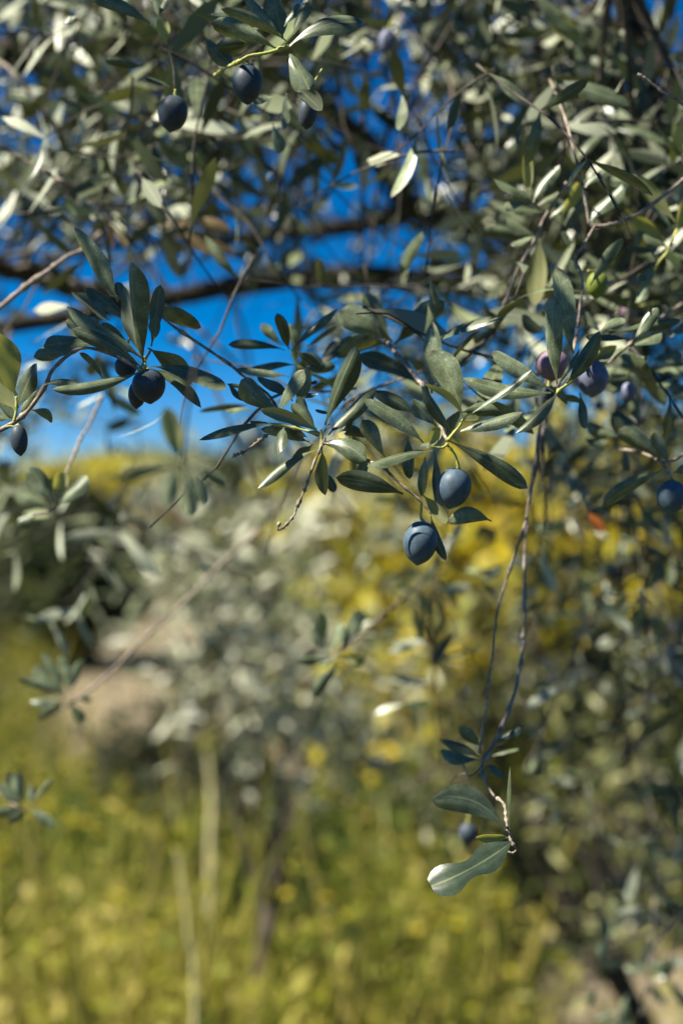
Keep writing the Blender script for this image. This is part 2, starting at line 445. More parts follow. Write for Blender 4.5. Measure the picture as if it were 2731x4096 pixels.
limb([atl(1850, 885, 2.0), atl(1900, 500, 1.85), atl(1700, 100, 1.6), atl(1500, -400, 1.3), atl(1250, -900, 1.0)], [.012, .012, .011, .010, .006])
limb([atl(2700, 950, 2.15), atl(2600, 500, 1.7), atl(2500, -100, 1.2), atl(2300, -700, 0.9)], [.014, .010, .008, .005])
limb([atl(3200, 1300, 2.3), atl(3050, 1700, 2.0), atl(2950, 2300, 1.8), atl(2900, 2800, 1.7)], [.03, .02, .013, .006])

# leaf cover wanted in the crown, read as a coarse table (rows top to bottom, columns left to right)
DX = np.linspace(0, 2731, 11)
DY = np.array([-300, 0, 256, 512, 768, 1024, 1280, 1536, 1792, 2048, 2304, 2560, 2816, 3072, 3328])
DT = np.array([
    [.7, .7, .7, .7, .7, .7, .6, .6, .6, .4, .2],
    [.95, .95, 1, 1, .95, .85, .7, .75, .75, .35, .1],
    [.6, .8, .95, .95, .9, .65, .5, .85, .9, .85, .45],
    [.5, .8, .9, .95, .7, .25, .22, .75, .95, 1, 1],
    [.8, .9, .9, .85, .65, .25, .2, .65, 1, 1, 1],
    [.55, .45, .35, .5, .6, .5, .5, .8, 1, 1, 1],
    [.5, .45, .3, .03, .1, .5, .6, .75, .85, 1, 1],
    [.7, .6, .4, .02, .1, .45, .55, .65, .7, .85, .95],
    [.55, .5, .35, .0, .15, .35, .35, .4, .5, .65, .75],
    [.3, .2, .1, .0, .05, .1, .1, .2, .3, .4, .5],
    [.15, .0, .0, .0, .0, .0, .0, .1, .25, .35, .45],
    [.0, .0, .0, .0, .0, .0, .0, .1, .2, .3, .4],
    [.0, .0, .0, .0, .0, .0, .0, .1, .2, .3, .4],
    [.0, .0, .0, .0, .0, .0, .0, .05, .15, .25, .35],
    [.0, .0, .0, .0, .0, .0, .0, .0, .1, .2, .3]])
def density(px, py):
    px = np.clip(px, 0, 2730.9); py = np.clip(py, DY[0], DY[-1] - 0.1)
    i = np.clip(np.searchsorted(DY, py, side='right') - 1, 0, len(DY) - 2)
    fy = (py - DY[i]) / (DY[i + 1] - DY[i])
    gx = px / 2731 * 10
    j = np.clip(gx.astype(int), 0, 9); fx = gx - j
    return (DT[i, j] * (1 - fx) + DT[i, j + 1] * fx) * (1 - fy) + (DT[i + 1, j] * (1 - fx) + DT[i + 1, j + 1] * fx) * fy

FOL = []        # procedural leaves: P, a, n, L, W, rnd
TW = MB()       # thin shoots of the crown
def shoot(p0, d, length, nleaf, r0=0.0014, keep=True, Lm=0.046, out=None, tw=None, nup=0.55, nb=(-0.25, -0.2)):
    """a leafy olive shoot: opposite pairs along a curving twig"""
    out = FOL if out is None else out
    tw = TW if tw is None else tw
    d = nrm(d)
    pts = [np.array(p0)]
    for k in range(5):
        d = nrm(d + rng.normal(0, 0.16, 3) + np.array([0, 0, -0.07]))
        pts.append(pts[-1] + d * length / 5)
    pts = np.array(pts)
    tube(tw, pts, np.linspace(r0, r0 * 0.5, 6), 5, 2, rnd=rng.random())
    P, _ = smooth_path(pts, np.ones(6), 6)
    T = nrm(np.gradient(P, axis=0))
    side = nrm(np.cross(T[0], rng.normal(0, 1, 3)))
    npair = max(2, nleaf // 2)
    idx = np.linspace(2, len(P) - 1, npair).astype(int)
    for q, i in enumerate(idx):
        t = T[i]
        s = nrm(np.cross(t, side)) if q % 2 else nrm(side - (side @ t) * t)
        for sg in (1, -1):
            if rng.random() < 0.12: continue
            a = nrm(t * rng.uniform(0.4, 1.0) + sg * s + rng.normal(0, 0.18, 3))
            n = nrm(t * 0.6 - sg * s * 0.3 + np.array([nb[0], nb[1], nup]) + rng.normal(0, 0.45, 3))
            L = Lm * rng.uniform(0.65, 1.2) * (0.75 if i > len(P) - 4 else 1)
            out.append((P[i], a, n, L, L * rng.uniform(0.2, 0.28), rng.random()))

FREE = []; NF = [0]
ALLIMB = np.concatenate(LIMBS)
nb = 0; tries = 0
while nb < 185 and tries < 9000:
    tries += 1
    px = rng.uniform(-200, 3050); py = rng.uniform(-260, 3300) if rng.random() < .5 else rng.uniform(-220, 1300)
    D = 0.88 + 0.75 * rng.random()
    if rng.random() > density(np.array([px]), np.array([py]))[0]: continue
    tgt = at(px, py, D)
    dist = np.linalg.norm(ALLIMB - tgt, axis=1) + rng.random(len(ALLIMB)) * 0.25
    st = ALLIMB[np.argmin(dist)]
    ln = np.linalg.norm(tgt - st)
    if ln < 0.08 or ln > 1.6: continue
    mid = st + (tgt - st) * 0.5 + np.array([0, 0, 0.16 * ln]) + rng.normal(0, 0.05, 3) * ln
    path, rr = smooth_path([st, mid, tgt], [0.0025 + 0.0015 * ln, 0.002, 0.001], 8)
    ppx, ppy = proj(path)
    inside = (ppx > 0) & (ppx < 2731) & (ppy > 0)
    if inside.any() and density(ppx[inside], ppy[inside]).min() < 0.16 and py < 1800: continue
    nb += 1
    tube(TW, path, rr, 6, smooth=False, rnd=rng.random())
    k = int(3 + ln * 9)
    for q in range(k):
        i = rng.integers(len(path) // 3, len(path))
        qx, qy = proj(path[i])
        if -50 < qx < 2780 and -50 < qy < 4100 and rng.random() > density(np.array([qx]), np.array([qy]))[0] * 1.6 - .15: continue
        d = nrm(path[min(i + 1, len(path) - 1)] - path[i - 1]) * 0.7 + rng.normal(0, 0.6, 3)
        shoot(path[i], d, rng.uniform(0.07, 0.17), int(rng.integers(12, 22)), r0=.0008, Lm=.033)
# leafy shoots close behind the sharp sprigs
nn = 0
while nn < 60:
    px, py = rng.uniform(-50, 2780), rng.uniform(-80, 1750)
    if px > 1500 and rng.random() < .3: py = rng.uniform(300, 1700)
    dn = density(np.array([px]), np.array([py]))[0]
    if rng.random() > (dn - .35) * 1.3: continue
    nn += 1
    D = rng.uniform(0.70, .95)
    d = np.array([rng.normal(0, .7), rng.normal(0, .4), rng.normal(-.2, .6)])
    shoot(at(px, py, D), d, rng.uniform(.07, .15), int(rng.integers(6, 13)), r0=.0008, Lm=.036)
for q in range(20):
    D = rng.uniform(0.66, .85)
    shoot(at(rng.uniform(1250, 2250), rng.uniform(1050, 1700), D), (rng.normal(0, .8), rng.normal(0, .3), rng.normal(-.2, .5)), rng.uniform(.06, .12), int(rng.integers(6, 11)), r0=.0008, Lm=.038)
# foliage hanging low at the edge of the crown
NF[0] = len(FOL)
for q in range(34):
    D = rng.uniform(1.0, 1.7)
    px, py = rng.uniform(-60, 640), rng.uniform(1430, 2050)
    if px > 430 and py < 1750: continue
    shoot(at(px, py, D), (rng.normal(0, .6), rng.normal(0, .3), rng.normal(-.4, .4)), rng.uniform(.07, .14), int(rng.integers(7, 13)), r0=.0008, Lm=.038)
# long drooping switches on the side of the trunk
for q in range(16):
    D = rng.uniform(0.95, 1.75)
    px0 = rng.uniform(1500, 2800) if q % 4 == 0 else rng.uniform(2050, 2800); y0 = rng.uniform(900, 1500); y1 = rng.uniform(2000, 3950) if px0 > 2000 else rng.uniform(1900, 3200)
    pts = [at(px0, y0, D)]
    xx = px0
    for k in range(5):
        xx += rng.normal(-12, 45)
        pts.append(at(xx, y0 + (y1 - y0) * (k + 1) / 5, D + rng.normal(0, .02)))
    P_, r_ = smooth_path(pts, np.linspace(.0016, .0006, 6), 6)
    tube(TW, P_, r_, 5, smooth=False)
    for i in range(4, len(P_)):
        if rng.random() < .42:
            shoot(P_[i], (rng.normal(0, .8), rng.normal(0, .5), rng.normal(-.3, .4)), rng.uniform(.03, .08), int(rng.integers(3, 8)), r0=.0007, Lm=.036)
        FREE.extend(range(NF[0], len(FOL))); NF[0] = len(FOL)
# loose leafy shoots added out of view, only to dapple the light
for q in range(150):
    t = rng.uniform(0.14, 0.75)
    p = np.array([rng.uniform(-.2, .2), 0.6, rng.uniform(1.42, 1.86)]) + np.array(SUN) * t + rng.normal(0, .02, 3)
    px, py = proj(p)
    if py > -260 and px > -420: continue
    if rng.random() > 0.10: continue
    shoot(p + (0.05, 0.03, 0.03), (-0.6, rng.uniform(-.5, .3), -0.15), rng.uniform(0.10, 0.2), 12)

def leaves_mesh(items, name, m, origin, nseg=4, nc=2, keepfun=None):
    P = np.array([i[0] for i in items]); a = np.array([i[1] for i in items]); n = np.array([i[2] for i in items])
    L = np.array([i[3] for i in items]); W = np.array([i[4] for i in items]); r = np.array([i[5] for i in items])
    V, F, uv, K = leaf_batch(P, a, n, L, W, rng.uniform(-0.05, 0.12, len(P)), rng.uniform(0.02, 0.25, len(P)), nseg, nc)
    mb = MB(); mb.add(V, F, uv, np.repeat(r, K))
    return mb.mesh(name, m, origin)
C0 = np.array([i[0] + i[1] * i[3] * 0.5 for i in FOL])
fx, fy = proj(C0)
onscr = (fx > -60) & (fx < 2790) & (fy > -60) & (fy < 4150) & (C0[:, 1] > 0.1)
gapfill = density(fx, fy)
keep = np.ones(len(FOL), bool)
keep[onscr] = rng.random(onscr.sum()) < np.clip(gapfill[onscr] * 1.25 - 0.17, 0, 1)
keep[FREE] = rng.random(len(FREE)) < .85
keep &= ~((C0[:, 1] < 0.64) & onscr)
FOL = [f for f, k in zip(FOL, keep) if k]
C0 = C0[keep]; onscr = onscr[keep]
order = np.argsort(np.where(onscr, C0[:, 1] + rng.random(len(C0)) * 0.35, 99))
NEAR = set(order[:60].tolist())
tw_o = link('shoots', TW.mesh('shoots', M['shoot'], ROOT), tree, ROOT)
tag(tw_o, kind='stuff')
for i in sorted(NEAR):
    f = FOL[i]
    link('leaf', leaves_mesh([f], 'leaf', M['leaf'], f[0], 8, 4), tree, f[0])
fo = link('foliage', leaves_mesh([f for i, f in enumerate(FOL) if i not in NEAR], 'foliage', M['leaf_far'], ROOT), tree, ROOT)
tag(fo, kind='stuff')
print('crown leaves', len(FOL), 'branches', nb)

# ------------------------------------------------------------------ the sprigs in and near focus
CROP = {'1': (0, 0, .6378), '2': (900, 0, .6378), '3': (1731, 0, .6378), '4': (0, 850, .6378), '5': (800, 1200, .4464), '6': (1300, 1200, .5421),
        '7': (1831, 550, .574), '8': (1831, 1250, .574), 'L': (1550, 2800, .4464), 'A': (0, 1750, .6378), 'B': (0, 2600, .8291), 'C': (900, 2150, .6378), 'S': (0, 0, 1.0)}
def cp(c, x, y, D):
    ox, oy, s = CROP[c]
    return at(ox + x * s, oy + y * s, D)
VIEWUP = np.array([-0.5, -0.1, 1.0])
NLEAF = [0]
def leaf(parent, c, bx, by, tx, ty, wpx, roll=15, D=0.60, dz=(0, 0), bow=0.04, sbow=0.0, m='leaf', curl=None, prof=None, wav=0.05, rnd=None, twist=0.0):
    b = cp(c, bx, by, D + dz[0] / 1000); t = cp(c, tx, ty, D + dz[1] / 1000)
    a = t - b; L = np.linalg.norm(a); a = a / L
    v = nrm(np.array([0, 0, CAM_Z]) - (b + t) / 2)
    v = nrm(v - (v @ a) * a)
    u = np.cross(a, v)
    if u @ VIEWUP < 0: u = -u
    rr = R(roll + rng.uniform(-6, 6))
    n = v * math.cos(rr) + u * math.sin(rr)
    W = wpx * CROP[c][2] / FPX * D / max(abs(math.cos(rr)), 0.45)
    W = min(W, L * 0.52)
    # sbow is measured towards the upper side of the picture
    sdir = np.cross(n, a)
    sb = sbow * (1 if sdir @ VIEWUP > 0 else -1)
    V, F, uv, K = leaf_batch(b, a, n, L, W, bow, rng.choice([.12, .2, .28, .36, .45]) if curl is None else curl, 14, 6, sbow=sb, prof=prof, blunt=rng.uniform(.25, .95), wav=wav * rng.uniform(0.5, 1.5), twist=twist + rng.uniform(-0.6, 0.6))
    mb = MB(); mb.add(V, F, uv, rng.random() if rnd is None else rnd)
    NLEAF[0] += 1
    return link('leaf', mb.mesh('leaf', M[m], b), parent, b)
def twig(c, pts, r, D=0.60, m='twig', knob=0.35, label=None, parent=None, sides=8):
    """pts: (x, y) or (x, y, depth) in the crop; r: radii in mm at start and end"""
    P = [cp(c, p[0], p[1], p[2] if len(p) > 2 else D) for p in pts]
    mb = MB()
    tube(mb, P, np.linspace(r[0], r[1], len(P)) / 1000 * (0.62 if m == 'twig' else 0.85), sides, 6, knob=knob)
    par = tree if parent is None else parent
    o = link('twig' if parent is None else 'stem', mb.mesh('twig', M[m], P[0]), par, P[0])
    if label: o['label'] = label
    return o

# --- sprig of speckled leaves before the clear blue gap
t1 = twig('4', [(-120, 1420), (60, 1335), (180, 1240), (290, 1080), (330, 990), (450, 880), (560, 850), (720, 900, .607), (860, 975, .603), (905, 990)], (1.6, .8), .605, label='knotted grey twig ending in a star of speckled leaves')
twig('4', [(870, 985, .603), (905, 985), (912, 950), (905, 900)], (.9, .5), .60, 'stem', 0.2, parent=t1)
for a in [
    (905, 950, 825, 308, 150, 28, .60, (0, -14), .05), (880, 900, 780, 462, 105, 205, .606, (0, 6), .03), (890, 915, 422, 590, 112, 42, .60, (-2, -8), .07, -.02),
    (900, 988, 455, 728, 92, 30, .598, (-3, -9), .06, .05), (800, 690, 545, 470, 112, 35, .612, (0, 3), .06), (540, 725, 415, 675, 95, 40, .63),
    (925, 965, 1420, 1106, 92, 58, .598, (-2, -6), .02, .14), (930, 985, 1262, 1225, 96, 40, .602, (0, 2), .04, .16), (890, 995, 330, 1110, 82, 20, .598, (-2, -8), .03, -.06),
    (930, 850, 1200, 1080, 120, -35, .612, (0, 12), .05, .1), (950, 840, 1008, 452, 92, 200, .612), (970, 800, 985, 640, 88, 200, .608), (960, 590, 1262, 720, 140, -40, .625, (0, 0), .05, .03),
    (740, 560, 468, 95, 118, -30, .62, (0, 0), .05, .05), (775, 560, 735, 435, 95, -30, .62), (612, 832, 275, 840, 118, 50, .612, (0, -4), .03, .06), (440, 862, 213, 905, 96, 45, .625, (0, 0), .02, .1),
    (655, 1060, 500, 878, 45, -30, .615, (0, 0), .03, .1), (690, 680, 450, 500, 90, 215, .65), (860, 900, 640, 690, 60, 205, .612)]:
    leaf(t1, '4', *a)
for a in [(105, 1150, -70, 740, 225, 160, .585, (0, -10)), (100, 1240, -80, 960, 160, 165, .59), (112, 1225, 232, 945, 128, 25, .60, (0, -6)), (270, 1085, 490, 1072, 62, 35, .603, (0, 0), .03, .12),
          (200, 1238, 330, 1315, 74, -30, .615, (0, 0), .04, .15), (90, 1300, -10, 1175, 92, -30, .60), (70, 1300, -90, 1250, 80, 30, .60), (240, 1110, 130, 1260, 55, 30, .606)]:
    leaf(t1, '4', *a, m='leaf_young' if a[4] > 150 else 'leaf')
twig('4', [(90, 1310), (105, 1240), (105, 1150)], (.9, .6), .60, 'stem', .2, parent=t1)
twig('4', [(-150, 700, .73), (10, 590, .72), (130, 490, .72), (300, 370, .72), (420, 280, .73), (520, 235, .76), (640, 120, .9)], (2.2, 1.8), .72, label='pale lumpy twig crossing the dark limb')

# --- central sprig with the dry hanging stalk
t2 = twig('S', [(640, 1260, .66), (700, 1310), (760, 1350), (915, 1455), (980, 1510), (1070, 1575), (1115, 1640), (1180, 1700), (1275, 1745)], (1.1, .9), .62, label='thin straight shoot crossing the blue gap')
twig('5', [(1080, 1345), (1090, 1270), (1090, 1210), (1083, 1160)], (.9, .5), .60, 'stem', .25, parent=t2)
twig('5', [(1120, 1240, .60), (1100, 1290), (1075, 1335), (1030, 1440), (970, 1610), (938, 1700), (870, 1850), (845, 1925), (775, 2010), (720, 2058), (696, 2048), (716, 1985)], (.75, .55), .598, 'twig', .9, parent=t2)
twig('5', [(1085, 1200), (900, 1160, .606), (740, 1125, .606), (630, 1110, .606)], (.6, .7), .604, 'stem', .5, parent=t2)
for a in [
    (1120, 1120, 1400, 412, 185, 32, .60, (0, -10), .04), (1150, 1210, 1580, 790, 112, 40, .604, (0, 8), .04), (1240, 1190, 1370, 1070, 60, 40, .61),
    (1065, 1185, 543, 985, 118, 170, .594, (0, -12), .03, .05), (1045, 1160, 815, 930, 118, -35, .606, (0, 2), .04), (980, 1275, 545, 1155, 112, -20, .612, (0, 0), .03, .05),
    (700, 1010, 932, 626, 138, 28, .602, (0, -6), .05), (690, 1010, 368, 715, 175, 38, .61, (0, -4), .04), (830, 905, 512, 690, 170, 55, .618, (0, 0), .05, .08),
    (645, 1112, -6, 1256, 92, 48, .602, (0, -4), .05, .03), (640, 1112, 442, 1080, 80, 55, .61), (752, 1140, 700, 1388, 140, 30, .60, (0, -10), .1),
    (1095, 1280, 1490, 1435, 172, 38, .598, (0, -8), .1, .10), (1065, 1335, 520, 1688, 100, 28, .60, (0, -6), .05, .05), (1090, 1345, 1122, 1750, 135, -25, .604, (0, 6), .04, -.0),
    (1010, 1290, 815, 1490, 118, -45, .612), (905, 912, 1058, 835, 55, 40, .612, (0, 0), .02, .25), (880, 960, 965, 600, 130, -40, .618), (975, 1015, 870, 865, 90, 40, .612),
    (1155, 1020, 1030, 985, 95, 40, .615), (1110, 1180, 1165, 1095, 50, 60, .60), (960, 1230, 800, 1150, 90, 30, .61)]:
    leaf(t2, '5', *a)
t2b = twig('5', [(820, 440), (840, 500), (880, 590), (970, 650), (1150, 740), (1300, 900, .66)], (.7, 1.0), .655, 'stem', .3, label='small shoot of narrow dark leaves against the blue gap')
for a in [
    (760, 450, 253, 400, 80, 35, .655, (0, -5), .04, .05), (800, 445, 690, 118, 112, 25, .65, (0, -10), .06), (838, 440, 1235, 75, 95, 30, .655, (0, 0), .04, .03), (855, 430, 800, 210, 95, 20, .66),
    (735, 405, 545, 215, 85, -35, .70), (958, 412, 1235, 238, 60, -25, .68), (870, 460, 1100, 625, 150, -30, .665), (875, 590, 445, 620, 72, 50, .655, (0, 0), .03, .08), (800, 690, 330, 618, 72, 50, .65),
    (925, 600, 1212, 598, 112, -25, .665, (0, 0), .03, -.12), (1065, 610, 1250, 370, 130, 40, .68), (1180, 510, 1590, 365, 160, -30, .68, (0, 0), .04, .08)]:
    leaf(t2b, '5', *a)
for a in [(245, 750, 395, 905, 72, 40, .62), (235, 752, 380, 775, 34, 40, .61), (460, 990, 225, 985, 80, 50, .69, (0, 0), .03, .1), (440, 935, -10, 1000, 70, -30, .72)]:
    leaf(t2, '5', *a)
twig('5', [(690, 1130, .606), (640, 1180), (560, 1240), (480, 1300), (400, 1360), (330, 1385), (288, 1412)], (.6, .8), .615, 'twig', 1.1, parent=t2)

# --- the sprig that carries the two dark olives
t3 = twig('6', [(250, 60, .78), (420, 250, .70), (505, 380, .665), (600, 480, .655), (680, 590, .645), (740, 650, .635), (830, 880, .615), (880, 1000, .605), (905, 1035, .60)], (1.7, 1.1), .65, label='pale twig carrying the two dark olives')
twig('6', [(905, 1035), (945, 985), (990, 930), (1015, 880)], (.9, .45), .60, 'stem', .3, parent=t3)
twig('6', [(905, 1060), (860, 1090), (790, 1082)], (.7, .5), .60, 'stem', .3, parent=t3)
t3b = twig('6', [(0, 1050, .62), (180, 1120, .616), (300, 1180, .612), (430, 1235), (480, 1285), (560, 1360), (690, 1470), (780, 1570), (850, 1625), (905, 1645)], (1.3, .6), .605, knob=.5, label='greenish shoot from which the lower olive hangs')
for a in [
    (930, 985, 710, 632, 88, 20, .597, (0, -6), .04, -.03), (1015, 862, 733, 622, 60, 165, .595, (0, -8), .05, .12), (1005, 840, 788, 372, 190, 30, .606, (0, 0), .04, .08), (785, 690, 795, 160, 145, 20, .63, (0, 0), .03),
    (1062, 850, 1522, 515, 52, 50, .60, (0, -5), .03, -.04), (985, 972, 1456, 828, 112, 32, .60, (0, -4), .05, -.03), (1005, 830, 1305, 850, 115, 10, .62, (0, 0), .04, .1), (995, 905, 1130, 868, 62, 165, .597, (0, 0), .03, .15),
    (725, 1055, 286, 733, 135, 30, .600, (-6, -10), .05, .04), (822, 935, 638, 735, 150, 25, .6, (-6, -9)), (660, 840, 345, 680, 115, 15, .625, (0, 0), .04, .06), (790, 1110, 308, 1226, 112, 32, .600, (-5, -11), .04, .02),
    (905, 1035, 1492, 1390, 132, -8, .604, (0, 4), .03, .03), (735, 1160, 712, 1452, 112, -30, .612), (805, 1110, 832, 1560, 92, -35, .615), (610, 1010, 622, 1322, 98, -30, .625), (445, 1165, 275, 885, 112, -30, .625),
    (330, 1020, 140, 990, 120, -30, .635, (0, 0), .03, .1), (820, 1060, 700, 1080, 90, 30, .61), (1000, 800, 905, 1000, 120, -40, .64)]:
    leaf(t3, '6', *a, m='leaf_young' if a[5] > 150 else 'leaf')
leaf(t3, '6', 765, 1092, 850, 942, 115, 172, .595, m='leaf_young')
for a in [(575, 1430, 82, 1310, 160, -5, .600, (-11, -13), .03, .04), (720, 1440, 892, 1650, 92, 150, .598, (0, -3), .03, .04), (1225, 1632, 903, 1640, 128, -12, .606, (0, 0), .03, .16), (780, 1595, 890, 1922, 74, -15, .60, (0, 0), .03, .05),
          (250, 1340, 300, 1180, 90, -30, .63), (20, 1280, 70, 1420, 120, -30, .63)]:
    leaf(t3b, '6', *a, m='leaf_young' if a[5] > 140 else 'leaf')
t3c = twig('6', [(120, 800), (180, 740), (350, 660), (520, 595), (640, 560), (760, 500, .75)], (1.0, 1.3), .70, label='pinkish twig behind the two olives')
for a in [(492, 305, 100, 85, 195, -15, .68, (0, 0), .04, .05), (512, 325, 885, 10, 165, -20, .68, (0, 0), .04, .04), (490, 325, 60, 405, 145, -20, .69, (0, 0), .04, .12), (690, 625, 245, 408, 155, 28, .675, (0, 0), .04, .08),
          (480, 290, 280, -40, 150, -20, .70), (180, 220, 100, 80, 90, 45, .68)]:
    leaf(t3, '6', *a)

# --- right hand sprig with the dotted upright leaf
t4 = twig('8', [(980, 280, .66), (860, 400, .645), (760, 500, .63), (705, 540, .622), (690, 560)], (1.2, .7), .62, 'stem', .35, label='shoot with one upright dotted leaf and two purple olives')
for a in [
    (690, 500, 655, -130, 138, 22, .615, (0, -6), .05, 0, 'leaf', .2), (662, 548, 236, 272, 124, 25, .618, (0, -4), .05, -.03), (645, 558, 36, 458, 118, 28, .626, (0, 0), .04, -.08), (680, 545, 845, 255, 44, 35, .612),
    (755, 495, 985, 128, 118, -5, .618, (0, -4), .05, -.06), (690, 562, 402, 842, 96, 25, .612, (0, -6), .04, -.05), (845, 560, 885, 812, 84, -30, .65), (640, 500, 760, 640, 60, -20, .65), (700, 560, 880, 640, 130, -45, .66)]:
    leaf(t4, '8', *a)
leaf(t4, '7', 800, 1500, 688, 900, 148, 40, .635, bow=.03)
t4b = twig('8', [(1560, -60, .74), (1380, 60, .70), (1200, 215, .665), (1120, 290, .67), (1040, 360, .68)], (1.3, .8), .66, knob=.5, label='twig of crowded narrow leaves beside the purple olives')
for a in [(1195, 190, 888, 172, 52, 45, .65), (1212, 215, 1392, -32, 74, 35, .65), (1065, 155, 1548, 52, 82, 10, .655, (0, 0), .03, .02), (985, 130, 1172, 52, 78, 35, .655, (0, 0), .03, .08), (1200, 240, 1418, 142, 74, 45, .665),
          (1180, 255, 1350, 475, 115, -25, .68), (1190, 245, 985, 335, 66, 40, .68), (925, 335, 1105, 235, 100, 165, .66), (1230, 435, 985, 395, 82, 45, .74), (1232, 460, 1035, 548, 74, 40, .74), (1370, 410, 1620, 385, 92, 40, .75),
          (1380, 500, 1640, 525, 84, 45, .75), (1270, 480, 1440, 650, 100, -30, .76), (1230, 470, 1250, 760, 85, -30, .76), (1480, 170, 1600, 70, 80, 40, .70), (1350, 330, 1560, 300, 80, 40, .72), (1100, 270, 1260, 380, 90, 35, .72)]:
    leaf(t4b, '8', *a)
t5 = twig('8', [(1700, 880, .72), (1600, 960, .70), (1520, 1020, .68), (1430, 1050, .665), (1470, 1120, .655), (1490, 1170, .655)], (1.3, .8), .66, knob=.3, label='twig over the olive with a yellow glow behind it')
for a in [(1425, 1095, 1005, 1352, 115, -20, .66, (0, 0), .04, .06), (1475, 1062, 1358, 838, 92, 5, .66), (1412, 1022, 1115, 818, 145, -10, .68, (0, 0), .04, .06), (1330, 900, 1070, 700, 140, 45, .72), (1160, 965, 1185, 1105, 80, -35, .72), (1500, 1115, 1640, 1080, 80, -20, .66),
          (1100, 860, 890, 790, 120, 40, .74), (1060, 900, 880, 880, 70, 40, .74)]:
    leaf(t5, '8', *a)
twig('8', [(1430, 1050, .665), (1300, 985, .70), (1200, 960, .71), (1080, 955, .72)], (.9, .8), .70, parent=t5)
leaf(t5, '8', 905, 1392, 1022, 1530, 76, 15, .85, m='leaf_orange')

# --- upper right: tan twigs and lit leaves
t6 = twig('7', [(755, 310), (685, 430), (600, 560), (545, 690), (480, 800), (400, 960), (330, 1150), (262, 1330), (220, 1400), (40, 1500), (-120, 1580)], (.9, 1.7), .70, knob=.25, label='tan forked twig with a bare broken tip')
t6b = twig('7', [(640, -400, .74), (740, -150, .70), (795, 50, .68), (850, 270, .68), (895, 480, .68), (912, 590, .68), (960, 615, .68), (1080, 602, .68), (1260, 530, .68), (1400, 430, .68), (1600, 270, .68)], (.9, 1.5), .68, knob=.3, label='hooked twig bending sharply from hanging to rising')
t6c = twig('7', [(950, 615, .68), (880, 740), (815, 840), (850, 930), (868, 1030), (852, 1150), (832, 1340), (800, 1500, .65)], (.8, 1.1), .66, knob=.4, label='whitish twig behind the dotted leaf')
for a in [(512, 432, 248, 292, 112, 48, .69, (0, 0), .05), (492, 402, 478, 88, 88, 160, .69), (522, 452, 706, 192, 92, 40, .695, (0, 0), .05, .06), (500, 462, 318, 492, 54, 50, .69, (0, 0), .03, .12), (590, 520, 355, 500, 60, 50, .70), (540, 690, 368, 748, 55, 45, .70),
          (570, 705, 535, 1172, 150, 175, .72), (715, 575, 842, 312, 95, 160, .71), (740, 615, 832, 360, 70, 40, .72), (560, 470, 700, 380, 80, 45, .72), (530, 690, 340, 560, 90, 45, .73), (520, 700, 180, 640, 90, -25, .76), (600, 1375, 446, 1235, 105, 42, .70), (640, 560, 800, 420, 70, 40, .72)]:
    leaf(t6, '7', *a, m='leaf_young' if a[5] > 150 else 'leaf')
for a in [(885, 345, 1068, 192, 95, 35, .70, (0, 0), .05, .05), (918, 592, 1138, 325, 155, 30, .70, (0, 0), .05, .05), (1035, 305, 1245, 268, 95, 30, .76), (800, 590, 900, 380, 80, -25, .72), (780, 770, 698, 655, 85, -30, .70), (800, 640, 690, 420, 90, 35, .74)]:
    leaf(t6b, '7', *a)
t6d = twig('7', [(1640, 480, .74), (1520, 655), (1460, 790), (1400, 870), (1340, 980, .72)], (.8, .9), .70, 'stem', .3, label='yellowish shoot of paired leaves near the hooked twig')
for a in [(1510, 585, 1252, 275, 105, 160, .70), (1492, 642, 1305, 398, 84, 45, .71), (1520, 650, 1620, 400, 105, 160, .70), (1450, 722, 1162, 498, 105, 165, .71), (1470, 772, 1288, 678, 64, 50, .70), (1410, 802, 1158, 754, 56, 50, .71, (0, 0), .03, .05), (1420, 862, 1255, 780, 80, 45, .72),
          (1400, 880, 1260, 1000, 80, 40, .71), (1320, 985, 1240, 1155, 95, 40, .71), (1500, 810, 1640, 880, 80, 45, .72)]:
    leaf(t6d, '7', *a, m='leaf_young' if a[5] > 150 else 'leaf')
for a in [(920, 1030, 1152, 702, 92, -5, .67, (0, 0), .03, .03), (835, 965, 768, 848, 80, 20, .68), (860, 1180, 985, 1340, 60, 40, .69), (1450, 1110, 1620, 1110, 90, 165, .72, (0, 0), .03, .2)]:
    leaf(t6c, '7', *a)
twig('3', [(1280, 465), (1330, 495), (1400, 545), (1520, 620), (1680, 720, .66)], (.9, 1.2), .635, knob=.5, label='bare broken twig end against the blue corner')

# --- top: sharp sprig hanging from above
t7 = twig('2', [(-60, 470, .66), (0, 430, .64), (90, 385), (150, 352), (230, 338), (310, 320), (398, 288)], (.7, .8), .60, 'stem', .45, label='yellow knobbly shoot at the top with long dark leaves')
for a in [(400, 292, 862, 138, 122, 35, .60, (0, -5), .06, .10), (385, 258, -25, 55, 78, -10, .60, (0, -8), .04, .06), (330, 312, -85, 140, 118, 5, .604, (0, -4), .05, .05), (335, 222, 135, -15, 88, 20, .61), (428, 215, 525, -45, 84, 35, .60), (372, 165, 460, 20, 84, 45, .61),
          (362, 245, 290, -70, 150, -30, .615), (395, 325, 530, 562, 128, 32, .60, (0, -8), .08), (430, 520, 607, 692, 118, 200, .612, (0, 0), .03), (300, 605, 165, 640, 100, 45, .63), (385, 585, 372, 815, 76, 40, .68), (300, 775, 345, 965, 76, 40, .70), (150, 280, -60, 300, 110, -20, .63)]:
    leaf(t7, '2', *a)
t8 = twig('1', [(960, -80), (1000, 60), (1050, 285), (1085, 400), (1100, 560), (1120, 640, .70)], (.6, .8), .67, knob=.2, label='thin hanging shoot with one rounded green leaf')
